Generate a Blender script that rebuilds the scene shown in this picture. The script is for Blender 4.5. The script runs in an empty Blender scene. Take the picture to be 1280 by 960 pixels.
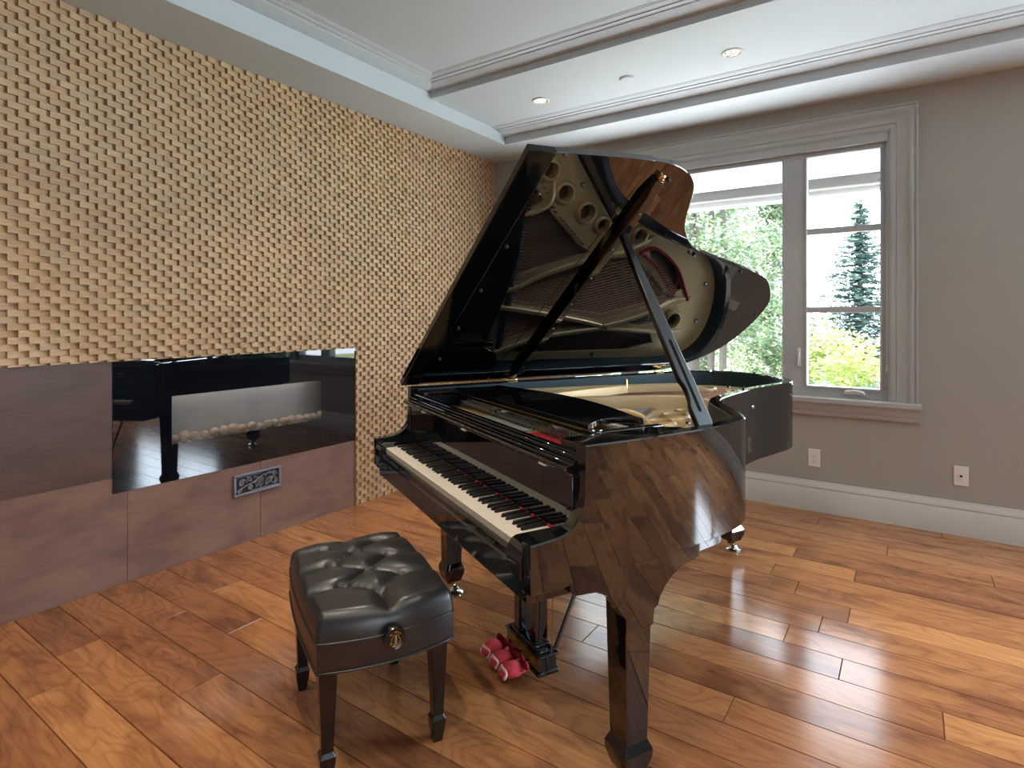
import bpy, math, random
from mathutils import Vector, Matrix
random.seed(7)
R = math.radians
scene = bpy.context.scene
COL = scene.collection
PI = math.pi

# ------------------------------------------------------------------ helpers
class MB:
    def __init__(self): self.v = []; self.f = []
    def add(self, V, F):
        o = len(self.v); self.v += [tuple(p) for p in V]; self.f += [tuple(o + i for i in q) for q in F]; return self
    def box(self, x0, x1, y0, y1, z0, z1):
        V = [(x0,y0,z0),(x1,y0,z0),(x1,y1,z0),(x0,y1,z0),(x0,y0,z1),(x1,y0,z1),(x1,y1,z1),(x0,y1,z1)]
        return self.add(V, [(0,3,2,1),(4,5,6,7),(0,1,5,4),(1,2,6,5),(2,3,7,6),(3,0,4,7)])
    def prism(self, poly, fn, t0, t1):
        """poly: list of 2D points; fn(u, v, t) -> 3D"""
        n = len(poly)
        V = [fn(u, v, t0) for u, v in poly] + [fn(u, v, t1) for u, v in poly]
        F = [tuple(range(n))[::-1], tuple(range(n, 2*n))] + [(i, (i+1) % n, n + (i+1) % n, n + i) for i in range(n)]
        return self.add(V, F)
    def loft(self, loops, caps=True, closed=False, ring=True):
        n = len(loops[0]); V = [p for l in loops for p in l]; F = []
        m = len(loops)
        for k in range(m if closed else m - 1):
            a, b = k*n, ((k+1) % m)*n
            for i in range(n if ring else n - 1):
                j = (i+1) % n
                F.append((a+i, a+j, b+j, b+i))
        if caps and not closed:
            F.append(tuple(range(n))[::-1]); F.append(tuple((m-1)*n + i for i in range(n)))
        return self.add(V, F)
    def tube(self, path, r, n=8, caps=True, closed=False):
        P = [Vector(p) for p in path]; m = len(P); loops = []
        up = Vector((0.123, 0.337, 0.91)).normalized()
        for i in range(m):
            if closed: t = (P[(i+1) % m] - P[i-1])
            else: t = (P[min(i+1, m-1)] - P[max(i-1, 0)])
            t.normalize()
            a = up - t*up.dot(t)
            if a.length < 1e-3: a = Vector((1, 0, 0)) - t*t.x
            a.normalize(); b = t.cross(a); up = a
            rr = r[i] if isinstance(r, (list, tuple)) else r
            loops.append([P[i] + (a*math.cos(2*PI*k/n) + b*math.sin(2*PI*k/n))*rr for k in range(n)])
        return self.loft(loops, caps, closed)
    def lathe(self, prof, c=(0,0,0), axis='z', n=24, caps=True):
        loops = []
        for r, z in prof:
            l = []
            for k in range(n):
                x, y = r*math.cos(2*PI*k/n), r*math.sin(2*PI*k/n)
                p = {'z': (x, y, z), 'x': (z, x, y), 'y': (y, z, x)}[axis]
                l.append((c[0]+p[0], c[1]+p[1], c[2]+p[2]))
            loops.append(l)
        return self.loft(loops, caps)
    def ball(self, c, rx, ry, rz, n=12, m=8, jit=0, rnd=None):
        loops = []
        for i in range(1, m):
            t = PI*i/m
            l = []
            for k in range(n):
                q = 1 + (rnd.uniform(-jit, jit) if rnd else 0)
                l.append((c[0]+rx*q*math.sin(t)*math.cos(2*PI*k/n), c[1]+ry*q*math.sin(t)*math.sin(2*PI*k/n), c[2]-rz*math.cos(t)))
            loops.append(l)
        return self.loft(loops, True)
    def xf(self, M, start=0):
        for i in range(start, len(self.v)): self.v[i] = tuple(M @ Vector(self.v[i]))
        return self
    def build(self, name, mat, parent=None, smooth=30, bevel=0, seg=2, loc=None, rot=None):
        me = bpy.data.meshes.new(name); me.from_pydata(self.v, [], self.f)
        me.validate(); me.update()
        o = bpy.data.objects.new(name, me); COL.objects.link(o)
        me.materials.append(mat)
        import bmesh
        bm = bmesh.new(); bm.from_mesh(me); bmesh.ops.recalc_face_normals(bm, faces=bm.faces); bm.to_mesh(me); bm.free()
        if smooth:
            me.shade_smooth(); me.set_sharp_from_angle(angle=R(smooth))
        if bevel:
            md = o.modifiers.new('bevel', 'BEVEL'); md.width = bevel; md.segments = seg; md.limit_method = 'ANGLE'; md.angle_limit = R(32); md.harden_normals = False
        if parent is not None: o.parent = parent
        if loc is not None: o.location = loc
        if rot is not None: o.rotation_euler = rot
        return o

def empty(name, loc, rz=0):
    o = bpy.data.objects.new(name, None); COL.objects.link(o); o.location = loc; o.rotation_euler = (0, 0, rz); o.empty_display_size = .1
    return o
def tag(o, label, cat, group=None, kind=None):
    o['label'] = label; o['category'] = cat
    if group: o['group'] = group
    if kind: o['kind'] = kind
    return o
def struct(o): o['kind'] = 'structure'; return o
def copy_tree(o, parent=None):
    c = o.copy(); COL.objects.link(c); c.parent = parent
    for ch in list(o.children): copy_tree(ch, c)
    return c
def spline(P, per=8, closed=False):
    out = []; n = len(P)
    g = (lambda i: P[i % n]) if closed else (lambda i: P[max(0, min(n-1, i))])
    for i in range(n if closed else n-1):
        p0, p1, p2, p3 = g(i-1), g(i), g(i+1), g(i+2)
        for k in range(per):
            t = k/per
            out.append(tuple(.5*(2*p1[d] + (p2[d]-p0[d])*t + (2*p0[d]-5*p1[d]+4*p2[d]-p3[d])*t*t + (-p0[d]+3*p1[d]-3*p2[d]+p3[d])*t**3) for d in range(len(p1))))
    if not closed: out.append(tuple(P[-1]))
    return out
def plate_from_curves(name, outer, holes, z0, thick, mat, parent, bev=0.002):
    cu = bpy.data.curves.new(name + '_c', 'CURVE'); cu.dimensions = '2D'; cu.fill_mode = 'BOTH'; cu.extrude = thick/2 - bev; cu.bevel_depth = bev; cu.bevel_resolution = 1
    for loop in [outer] + holes:
        s = cu.splines.new('POLY'); s.points.add(len(loop)-1); s.use_cyclic_u = True
        for p, q in zip(s.points, loop): p.co = (q[0], q[1], 0, 1)
    oc = bpy.data.objects.new(name + '_c', cu); COL.objects.link(oc)
    bpy.context.view_layer.update()
    me = bpy.data.meshes.new_from_object(oc.evaluated_get(bpy.context.evaluated_depsgraph_get()))
    bpy.data.objects.remove(oc); bpy.data.curves.remove(cu)
    me.name = name
    for v in me.vertices: v.co.z += z0 + thick/2
    me.materials.clear(); me.materials.append(mat)
    me.shade_smooth(); me.set_sharp_from_angle(angle=R(35))
    o = bpy.data.objects.new(name, me); COL.objects.link(o); o.parent = parent
    return o

# ------------------------------------------------------------------ materials
class NT:
    def __init__(self, name):
        self.m = bpy.data.materials.new(name); self.m.use_nodes = True
        self.t = self.m.node_tree; self.n = self.t.nodes; self.l = self.t.links
        self.p = self.n['Principled BSDF']
    def node(self, typ, **kw):
        x = self.n.new(typ)
        for k, v in kw.items():
            if k in ('inp',):
                for a, b in v.items(): x.inputs[a].default_value = b
            else: setattr(x, k, v)
        return x
    def link(self, a, b): self.l.new(a, b)
    def math(self, op, a, b=None, c=None):
        x = self.node('ShaderNodeMath', operation=op)
        for i, q in enumerate((a, b, c)):
            if q is None: continue
            if isinstance(q, (int, float)): x.inputs[i].default_value = q
            else: self.link(q, x.inputs[i])
        return x.outputs[0]
    def mix(self, fac, a, b, blend='MIX'):
        x = self.node('ShaderNodeMix', data_type='RGBA', blend_type=blend)
        for s, q in ((x.inputs[0], fac), (x.inputs[6], a), (x.inputs[7], b)):
            if isinstance(q, (int, float)): s.default_value = q
            elif isinstance(q, (tuple, list)): s.default_value = (*q[:3], 1)
            else: self.link(q, s)
        return x.outputs[2]
    def ramp(self, fac, stops, interp='LINEAR'):
        x = self.node('ShaderNodeValToRGB'); x.color_ramp.interpolation = interp
        e = x.color_ramp.elements
        while len(e) < len(stops): e.new(.5)
        for q, (pos, c) in zip(e, stops): q.position = pos; q.color = (*c[:3], 1)
        self.link(fac, x.inputs[0]); return x.outputs[0]
    def noise(self, vec, scale, detail=4, rough=.55, dist=0):
        x = self.node('ShaderNodeTexNoise'); x.inputs['Scale'].default_value = scale; x.inputs['Detail'].default_value = detail
        x.inputs['Roughness'].default_value = rough; x.inputs['Distortion'].default_value = dist
        if vec is not None: self.link(vec, x.inputs['Vector'])
        return x.outputs[0]
    def coords(self, scale=(1,1,1), loc=None, src='Object'):
        tc = self.node('ShaderNodeTexCoord'); mp = self.node('ShaderNodeMapping')
        self.link(tc.outputs[src], mp.inputs[0]); mp.inputs['Scale'].default_value = scale
        if loc is not None: self.link(loc, mp.inputs['Location'])
        return mp.outputs[0]
    def island(self): return self.node('ShaderNodeNewGeometry').outputs['Random Per Island']
    def bump(self, h, strength=.3, dist=.002):
        b = self.node('ShaderNodeBump'); b.inputs['Strength'].default_value = strength; b.inputs['Distance'].default_value = dist
        self.link(h, b.inputs['Height']); self.link(b.outputs[0], self.p.inputs['Normal'])
    def set(self, **kw):
        for k, v in kw.items():
            i = self.p.inputs[k.replace('_', ' ')]
            if isinstance(v, (int, float)): i.default_value = v
            elif isinstance(v, (tuple, list)): i.default_value = (*v[:3], 1)
            else: self.link(v, i)
        return self

def simple(name, col, rough=.5, metal=0, ior=1.5, var=.06, scale=30, **kw):
    """procedural: base colour with a faint noise variation"""
    m = NT(name); n = m.noise(m.coords(), scale, 3)
    c = m.mix(m.math('MULTIPLY', n, 1.0), tuple(max(0, q*(1-var)) for q in col), tuple(min(1, q*(1+var)) for q in col))
    m.set(Base_Color=c, Roughness=rough, Metallic=metal, IOR=ior, **kw)
    return m.m

M = {}
M['lacquer'] = simple('black_lacquer', (.0022, .0030, .0044), .03, 0, 1.95)
M['lid_lacquer'] = simple('black_lid_lacquer', (.0022, .0030, .0044), .02, 0, 2.3)
M['rail_black'] = simple('black_rail', (.003, .0035, .004), .05, 0, 1.42)
M['slot_black'] = simple('matte_black_slot', (.003, .003, .003), .9, 0, 1.2)
M['teal_band'] = simple('teal_black_satin', (.008, .034, .048), .5, 0, 1.5)
M['lacquer_soft'] = simple('black_satin', (.006, .006, .007), .22, 0, 1.6)
M['leg_wood'] = simple('black_satin_wood', (.007, .006, .006), .16, 0, 1.6)
M['gold'] = simple('gold_bronze_plate', (.74, .53, .28), .36, .3, 1.5, .06, 12)
M['silver_bronze'] = M['gold']
M['brass'] = simple('polished_brass', (.72, .52, .22), .18, 1)
M['brass_dull'] = simple('aged_brass_engraving', (.45, .34, .17), .4, .9)
M['chrome'] = simple('chrome', (.75, .77, .8), .08, 1)
M['ivory'] = simple('white_key_plastic', (.74, .68, .60), .22, 0, 1.5, .03)
M['ebony'] = simple('ebony_black_key', (.009, .009, .010), .3, 0, 1.5)
M['red_felt'] = simple('red_felt', (.42, .012, .03), .9, 0, 1.5, .25, 200)
M['steel_string'] = simple('steel_wire', (.36, .36, .40), .3, 1)
M['copper_string'] = simple('copper_wound_wire', (.50, .25, .15), .35, 1)
M['soundboard'] = simple('spruce_soundboard', (.26, .135, .065), .35, 0, 1.5, .2, 9)
M['pin_steel'] = simple('nickel_pin', (.55, .55, .58), .22, 1)
M['grey_felt'] = simple('grey_green_felt', (.28, .33, .31), .9, 0, 1.5, .1, 100)
M['base_paint'] = simple('cream_baseboard_paint', (.60, .57, .52), .38, 0, 1.45, .02)
M['wall_dimmed'] = simple('darkened_wall_paint', (.24, .215, .19), .7, 0, 1.45, .03, 3)
M['white_paint'] = simple('white_trim_paint', (.45, .452, .44), .38, 0, 1.45, .02)
M['wall_paint'] = simple('greige_wall_paint', (.385, .362, .318), .62, 0, 1.45, .03, 3)
M['ceil_paint'] = simple('ceiling_paint', (.54, .605, .645), .7, 0, 1.45, .02, 3)
M['vinyl'] = simple('white_window_vinyl', (.46, .475, .48), .3, 0, 1.45, .02)
M['plastic_white'] = simple('white_cover_plastic', (.78, .74, .69), .3, 0, 1.45, .02)
M['dark_hole'] = simple('dark_slot', (.02, .02, .02), .6)
M['iron'] = simple('blue_grey_cast_metal', (.21, .225, .28), .38, .3, 1.5, .15, 60)
M['rubber'] = simple('black_rubber', (.03, .03, .03), .45)
M['stone'] = simple('pale_pebble', (.70, .56, .42), .6, 0, 1.5, .2, 30)
M['firebox'] = simple('pale_firebox_panel', (.58, .585, .57), .5, 0, 1.5, .08, 5)
M['fire_black'] = simple('black_ceramic_glass', (.003, .005, .009), .02, 0, 1.85)
M['bark'] = simple('grey_bark', (.14, .12, .11), .9, 0, 1.5, .4, 6)
M['eave'] = simple('white_eave_paint', (.62, .63, .65), .6, 0, 1.45, .03)
M['grey_paint'] = simple('grey_eave_beam', (.16, .155, .15), .6, 0, 1.45, .03)
M['lawn'] = simple('grass_lawn', (.13, .17, .06), .9, 0, 1.5, .5, 8)

def leather():
    m = NT('black_leather'); co = m.coords()
    v = m.node('ShaderNodeTexVoronoi'); v.inputs['Scale'].default_value = 420; m.link(co, v.inputs['Vector'])
    n = m.noise(co, 14, 4)
    m.set(Base_Color=m.mix(n, (.011, .012, .0135), (.021, .0225, .024)), Roughness=.33, IOR=1.68)
    m.bump(m.math('ADD', m.math('MULTIPLY', v.outputs['Distance'], .3), m.math('MULTIPLY', n, .8)), .22, .0012)
    return m.m
M['leather'] = leather()

def floor_mat():
    m = NT('walnut_plank_floor')
    isl = m.island()
    off = m.node('ShaderNodeCombineXYZ')
    m.link(m.math('MULTIPLY', isl, 37.0), off.inputs[0]); m.link(m.math('MULTIPLY', isl, 91.0), off.inputs[1]); m.link(m.math('MULTIPLY', isl, 53.0), off.inputs[2])
    O = off.outputs[0]
    warp = m.noise(m.coords((.9, 3.0, 1), O), 1.35, 2.2, .5, .35)
    fine = m.noise(m.coords((2.2, 42, 1), O), 2.0, 7, .62, .35)
    cloud = m.noise(m.coords((1.0, 3.2, 1), O), 1.7, 4, .55, .9)
    # contour lines of a slow height field: cathedral figure and swirls
    hgt = m.math('ADD', m.math('MULTIPLY', warp, 17.0), m.math('MULTIPLY', fine, .55))
    rings = m.math('MULTIPLY', m.math('PINGPONG', hgt, .5), 2.0)
    base = m.ramp(isl, [(0, (.285, .112, .050)), (.2, (.52, .225, .084)), (.4, (.40, .165, .066)), (.58, (.60, .270, .100)), (.72, (.46, .195, .075)), (.86, (.34, .138, .060)), (1, (.55, .240, .090))])
    dark = m.mix(1.0, base, (.50, .43, .50), 'MULTIPLY')
    c = m.mix(m.math('MULTIPLY', m.ramp(cloud, [(.48, (0,0,0)), (.66, (1,1,1))]), .85), base, dark)
    lines = m.ramp(rings, [(.0, (1,1,1)), (.22, (.45,.45,.45)), (.55, (0,0,0))])
    c = m.mix(m.math('MULTIPLY', lines, .42), c, m.mix(1.0, c, (.48, .42, .48), 'MULTIPLY'))
    c = m.mix(m.math('MULTIPLY', m.ramp(fine, [(.42, (1,1,1)), (.60, (0,0,0))]), .38), c, m.mix(1.0, c, (.60, .54, .56), 'MULTIPLY'))
    vo = m.node('ShaderNodeTexVoronoi'); vo.inputs['Scale'].default_value = 2.1; vo.inputs['Randomness'].default_value = 1
    m.link(m.coords((.6, 1.5, 1), O), vo.inputs['Vector'])
    kd = m.math('ADD', vo.outputs['Distance'], m.math('MULTIPLY', m.math('SUBTRACT', fine, .5), .10))
    knot = m.ramp(kd, [(.02, (1,1,1)), (.055, (.45,.45,.45)), (.11, (0,0,0))])
    c = m.mix(m.math('MULTIPLY', knot, .8), c, (.10, .040, .025))
    m.set(Base_Color=c, Roughness=.165, IOR=1.47)
    return m.m
M['floor'] = floor_mat()

def brick_mat():
    m = NT('split_stone_mosaic'); isl = m.island()
    off = m.node('ShaderNodeCombineXYZ'); m.link(m.math('MULTIPLY', isl, 71.0), off.inputs[1]); m.link(m.math('MULTIPLY', isl, 33.0), off.inputs[2])
    g = m.noise(m.coords((30, 9, 120), off.outputs[0]), 1.0, 5, .6, .3)
    base = m.ramp(isl, [(0, (.50, .325, .185)), (.2, (.58, .40, .235)), (.4, (.54, .37, .215)), (.55, (.61, .43, .255)), (.7, (.55, .35, .20)), (.84, (.51, .375, .235)), (1, (.58, .41, .235))])
    big = m.noise(m.coords((0, 1, 1)), 1.3, 2)
    base = m.mix(m.math('MULTIPLY', big, .5), base, m.mix(1.0, base, (.80, .86, .92), 'MULTIPLY'))
    c = m.mix(m.math('MULTIPLY', m.ramp(g, [(.35, (1,1,1)), (.6, (0,0,0))]), .35), base, m.mix(1.0, base, (.62, .54, .48), 'MULTIPLY'))
    m.set(Base_Color=c, Roughness=.72, IOR=1.45); m.bump(g, .25, .002)
    return m.m
M['brick'] = brick_mat()

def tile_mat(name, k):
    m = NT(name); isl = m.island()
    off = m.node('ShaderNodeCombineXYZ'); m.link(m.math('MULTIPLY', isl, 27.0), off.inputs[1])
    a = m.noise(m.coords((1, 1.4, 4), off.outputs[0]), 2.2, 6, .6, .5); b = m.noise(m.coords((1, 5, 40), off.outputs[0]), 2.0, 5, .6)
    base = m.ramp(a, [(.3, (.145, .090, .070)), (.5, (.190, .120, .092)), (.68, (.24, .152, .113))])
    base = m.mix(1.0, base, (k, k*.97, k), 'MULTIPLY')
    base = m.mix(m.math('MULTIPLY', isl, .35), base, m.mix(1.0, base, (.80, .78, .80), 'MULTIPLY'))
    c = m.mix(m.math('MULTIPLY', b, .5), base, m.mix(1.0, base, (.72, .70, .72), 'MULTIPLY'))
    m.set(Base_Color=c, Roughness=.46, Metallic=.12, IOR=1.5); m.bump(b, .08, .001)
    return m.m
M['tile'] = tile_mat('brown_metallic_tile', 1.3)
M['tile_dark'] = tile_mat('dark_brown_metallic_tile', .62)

def pane_mat(name, tint=(1,1,1), strength=1.0):
    """clear pane: see-through with a Fresnel mirror coat"""
    m = NT(name); m.n.remove(m.p)
    fr = m.node('ShaderNodeFresnel'); fr.inputs['IOR'].default_value = 1.5
    tr = m.node('ShaderNodeBsdfTransparent'); tr.inputs[0].default_value = (*tint, 1)
    gl = m.node('ShaderNodeBsdfGlossy'); gl.inputs['Roughness'].default_value = .01
    mx = m.node('ShaderNodeMixShader'); m.link(m.math('MULTIPLY', fr.outputs[0], strength), mx.inputs[0])
    m.link(tr.outputs[0], mx.inputs[1]); m.link(gl.outputs[0], mx.inputs[2])
    m.link(mx.outputs[0], m.n['Material Output'].inputs[0]); return m.m
M['pane'] = pane_mat('window_glass')
M['fire_pane'] = pane_mat('fireplace_clear_glass', (.80, .80, .82), 1.6)

def leaf_mat(name, cols, trans=.35):
    m = NT(name); isl = m.island()
    k = len(cols)
    c = m.ramp(isl, [(i/(k-1), q) for i, q in enumerate(cols)])
    m.set(Base_Color=c, Roughness=.55, IOR=1.4)
    tl = m.node('ShaderNodeBsdfTranslucent'); m.link(c, tl.inputs[0])
    mx = m.node('ShaderNodeMixShader'); mx.inputs[0].default_value = trans
    m.link(m.p.outputs[0], mx.inputs[1]); m.link(tl.outputs[0], mx.inputs[2]); m.link(mx.outputs[0], m.n['Material Output'].inputs[0])
    return m.m
M['cedar_leaf'] = leaf_mat('cedar_foliage', [(0.147, 0.221, 0.133), (0.338, 0.411, 0.280), (0.088, 0.161, 0.110), (0.441, 0.500, 0.382), (0.264, 0.367, 0.133), (0.117, 0.198, 0.124), (0.500, 0.544, 0.427)], .25)
M['spruce_leaf'] = leaf_mat('spruce_needles', [(0.085, 0.152, 0.142), (0.162, 0.237, 0.228), (0.067, 0.123, 0.114), (0.237, 0.323, 0.314)], .12)
M['bush_leaf'] = leaf_mat('yellow_green_foliage', [(0.474, 0.535, 0.153), (0.597, 0.612, 0.291), (0.383, 0.474, 0.153), (0.643, 0.643, 0.383)])
M['low_leaf'] = leaf_mat('dark_green_foliage', [(0.075, 0.180, 0.075), (0.165, 0.270, 0.120), (0.120, 0.225, 0.120)])
M['petal'] = leaf_mat('pink_petals', [(0.600, 0.188, 0.375), (0.637, 0.338, 0.488), (0.562, 0.150, 0.315)])

def lamp_mat(name, col, s):
    m = NT(name); e = m.node('ShaderNodeEmission'); e.inputs[0].default_value = (*col, 1); e.inputs[1].default_value = s
    m.link(e.outputs[0], m.n['Material Output'].inputs[0]); return m.m
M['lamp'] = lamp_mat('lit_lamp', (1, .86, .68), 2.6)

# ------------------------------------------------------------------ camera
H = 1.333
cam = bpy.data.cameras.new('camera'); co = bpy.data.objects.new('camera', cam); COL.objects.link(co)
co.location = (0, 0, H); co.rotation_euler = (PI/2, 0, math.atan2(496, 723))
cam.sensor_fit = 'HORIZONTAL'; cam.sensor_width = 36; cam.lens = 723/1280*36; cam.shift_y = -84/1280; cam.clip_start = .02
scene.camera = co

# ------------------------------------------------------------------ room shell
XL, XR, YB, YF = -3.24, 9.2, 4.455, -4.5
ZS, ZC1, ZC2 = 2.788, 2.965, 2.888       # soffit, near tray ceiling, far ceiling

# floor: individual boards, long side along X; joints of the boards in view are where the photo has them
rows_fix = {1: [-.213], 4: [-.22], 0: [.094], 6: [-.593], 5: [-.455], 7: [-.227], -2: [-.505, -1.75], -10: [-2.535], -8: [-2.12], -6: [-2.36], 9: [.35], 10: [-.1]}
fl = MB(); PW = .1575; y0 = 2.274
rr = random.Random(3)
for k in range(-44, 14):
    ya, yb = y0 + k*PW, y0 + (k+1)*PW
    if yb > YB + PW: break
    js = list(rows_fix.get(k, []))
    if not js: js = [rr.uniform(-3, -1.5)]
    x = max(js)
    while x < XR: x += rr.uniform(1.1, 2.1); js.append(x)
    x = min(js)
    while x > XL: x -= rr.uniform(.9, 1.9); js.append(x)
    js = [XL - .05] + sorted(q for q in js if XL < q < XR) + [XR + .05]
    for a, b in zip(js[:-1], js[1:]):
        g, c = .0007, .0016
        V = [(a+g, ya+g, -.004), (b-g, ya+g, -.004), (b-g, yb-g, -.004), (a+g, yb-g, -.004),
             (a+g+c, ya+g+c, 0), (b-g-c, ya+g+c, 0), (b-g-c, yb-g-c, 0), (a+g+c, yb-g-c, 0)]
        fl.add(V, [(4,5,6,7), (0,1,5,4), (1,2,6,5), (2,3,7,6), (3,0,4,7)])
struct(fl.build('floor', M['floor'], smooth=0))
struct(MB().box(XL-.3, XR+.3, YF-.2, YB+.25, -.10, -.005).build('floor_base', M['dark_hole'], smooth=0))

# left wall: split stone mosaic, tiles, slab behind
def brick_wall():
    b = MB(); bw, bh = .0756, .0303; r = random.Random(11)
    nrow = int(ZS/bh) + 1
    for j in range(nrow):
        z0 = ZS - (j+1)*bh; z1 = z0 + bh
        y = 1.018 + (bw/2 if j % 2 else 0) - 34*bw
        while y < YB:
            ya, yb = y, min(y + bw, YB)
            y += bw
            if yb < .35: continue
            za, zb = max(z0, 0), z1
            if zb < .004: continue
            if zb <= 1.112 + .004 and ya < 2.748:
                if yb <= 2.752: continue
                ya = 2.748
            if za < 1.112 and ya < 2.748: za = 1.112
            p = .0195 + r.uniform(-.003, .004); q = .003 + r.uniform(-.002, .003); t = r.uniform(-.0012, .0012)
            e = .0004
            V = [(XL, ya+e, za+e), (XL, yb-e, za+e), (XL, yb-e, zb-e), (XL, ya+e, zb-e),
                 (XL+p, ya+e, za+e), (XL+q, yb-e, za+e), (XL+q+t, yb-e, zb-e), (XL+p+t, ya+e, zb-e)]
            b.add(V, [(4,5,6,7), (0,1,5,4), (1,2,6,5), (2,3,7,6), (3,0,4,7)])
    return b
struct(brick_wall().build('wall_left', M['brick'], smooth=0))
sl = MB()
sl.box(XL-.12, XL+.0005, YF, YB+.2, 1.112, 3.1); sl.box(XL-.12, XL+.0005, 2.748, YB+.2, -.1, 1.112); sl.box(XL-.12, XL+.0005, YF, 1.24, -.1, 1.112); sl.box(XL-.12, XL+.0005, 1.236, 2.75, -.1, .46)
struct(sl.build('wall_left_backing', M['brick'], smooth=0))
tl = MB(); g = .0015
for a, b in [(-2.29, -1.57), (-1.57, -.86), (-.86, -.137), (-.137, .583), (.583, 1.303), (1.303, 2.025), (2.025, 2.748)]:
    top = .537 if b <= 1.3 else .46
    if abs(b-1.303) < .01:
        tl.prism([(a+g, .001), (b-g, .001), (b-g, .459), (1.235, .459), (1.235, .537-g), (a+g, .537-g)], lambda u, v, t: (t, u, v), XL, XL+.006)
    else: tl.box(XL, XL+.006, a+g, b-g, .001, top-g)
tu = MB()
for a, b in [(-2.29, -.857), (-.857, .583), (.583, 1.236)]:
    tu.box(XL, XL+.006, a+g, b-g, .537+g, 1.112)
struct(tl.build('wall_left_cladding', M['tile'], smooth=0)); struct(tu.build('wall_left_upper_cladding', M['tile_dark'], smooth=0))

# back wall with window opening
WX0, WX1, WZ0, WZ1 = -2.47, -.098, .79, 2.535
bw_ = MB()
bw_.box(XL-.2, WX0, YB, YB+.16, -.1, 3.1); bw_.box(WX1, 1.7, YB, YB+.16, -.1, 3.1); bw_.box(4.3, XR+.2, YB, YB+.16, -.1, 3.1); bw_.box(1.7, 4.3, YB, YB+.16, -.1, .8); bw_.box(1.7, 4.3, YB, YB+.16, 2.5, 3.1)  # right-hand opening is unseen, added to hold the area lights
for x in (3.0,): bw_.box(x-.06, x+.06, YB, YB+.16, .8, 2.5)
bw_.box(WX0, WX1, YB, YB+.16, -.1, WZ0); bw_.box(WX0, WX1, YB, YB+.16, WZ1, 3.1)
struct(bw_.build('wall_back', M['wall_paint'], smooth=0))
rw = MB()
rw.box(XR, XR+.12, YF, -4.2, -.1, 3.1); rw.box(XR, XR+.12, -1.2, YB+.2, -.1, 3.1); rw.box(XR, XR+.12, -4.2, -1.2, -.1, .75); rw.box(XR, XR+.12, -4.2, -1.2, 2.55, 3.1)
for y in (-2.7,): rw.box(XR, XR+.12, y-.06, y+.06, .75, 2.55)
struct(rw.build('wall_right', M['wall_dimmed'], smooth=0))  # unseen wall, coloured darker to cut its sheen in the floor
fw = MB().box(XL-.1, XR+.12, YF-.12, YF, -.1, 3.1)
struct(fw.build('wall_front', M['wall_paint'], smooth=0))

# ceiling: soffit ring, near tray, far step
XS = -2.818; XS2 = 8.78; YS = 4.0; YSTEP = 3.075; YS0 = -4.05
cl = MB()
cl.box(XL-.1, XS, YF-.1, YB+.2, ZS, ZS+.45); cl.box(XS2, XR+.1, YF-.1, YB+.2, ZS, ZS+.45)
cl.box(XS, XS2, YS, YB+.2, ZS, ZS+.45); cl.box(XS, XS2, YF-.1, YS0, ZS, ZS+.45)
cl.box(XS, XS2, YSTEP, YS, ZC2, ZS+.45)
cl.box(XS, XS2, YS0, YSTEP, ZC1, ZS+.45)
struct(cl.build('ceiling', M['ceil_paint'], smooth=0))
def crown(zc, zt, w=.19):
    """profile (distance from the face, z), from the crease up to the ceiling"""
    h = zt - zc; P = [(0, zc)]
    for i in range(1, 7):
        t = i/6; P.append((w*.52*t, zc + h*.50*(1-math.cos(t*PI/2))))
    P += [(w*.52, zc+h*.62), (w*.60, zc+h*.66), (w*.70, zc+h*.66), (w*.70, zc+h*.80), (w*.74, zc+h*.80), (w*.78, zc+h*.84), (w*.90, zc+h*.84), (w*.93, zc+h*.92), (w, zc+h*.94), (w, zt+.01), (0, zt+.01)]
    return P
def crown_run(name, pr, p0, p1, nrm, m0=0, m1=0):
    """p0->p1 along the face, nrm points into the room; m0/m1: mitre at the ends (1 = inside corner)"""
    d = Vector((p1[0]-p0[0], p1[1]-p0[1], 0)).normalized(); n = Vector((nrm[0], nrm[1], 0))
    a = [Vector((p0[0], p0[1], z)) + n*w + d*w*m0 for w, z in pr]
    b = [Vector((p1[0], p1[1], z)) + n*w - d*w*m1 for w, z in pr]
    return struct(MB().loft([a, b]).build(name, M['ceil_paint'], smooth=25))
pn = crown(2.929, ZC1); pf = crown(2.850, ZC2)
crown_run('trim_1', pn, (XS, YS0), (XS, YSTEP), (1, 0), 1, 1)
crown_run('trim_2', pn, (XS, YSTEP), (XS2, YSTEP), (0, -1), 1, 1)
crown_run('trim_3', pf, (XS, YS), (XS2, YS), (0, -1), 0, 0)
crown_run('trim_4', pn, (XS2, YS0), (XS2, YSTEP), (-1, 0), 1, 1)

# baseboards
bp = [(0, 0), (.018, 0), (.018, .150), (.0145, .156), (.0145, .162), (.017, .166), (.013, .186), (.007, .197), (.006, .207), (0, .207)]
def base_run(name, p0, p1, n):
    a = [(p0[0]+n[0]*d, p0[1]+n[1]*d, z) for d, z in bp]; b = [(p1[0]+n[0]*d, p1[1]+n[1]*d, z) for d, z in bp]
    return struct(MB().loft([a, b]).build(name, M['base_paint'], smooth=40))
base_run('baseboard_back', (XL+.016, YB), (XR, YB), (0, -1))
base_run('baseboard_right', (XR, YF), (XR, YB-.02), (-1, 0))

# ------------------------------------------------------------------ window
win = struct(empty('window_1', ((WX0+WX1)/2, YB, 0)))
def wpart(name, mb, mat, bevel=.002, smooth=30):
    o = mb.build(name, mat, None, smooth, bevel); o.parent = win; o.matrix_parent_inverse = Matrix.Translation(-win.location); o['kind'] = 'structure'; return o
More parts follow.
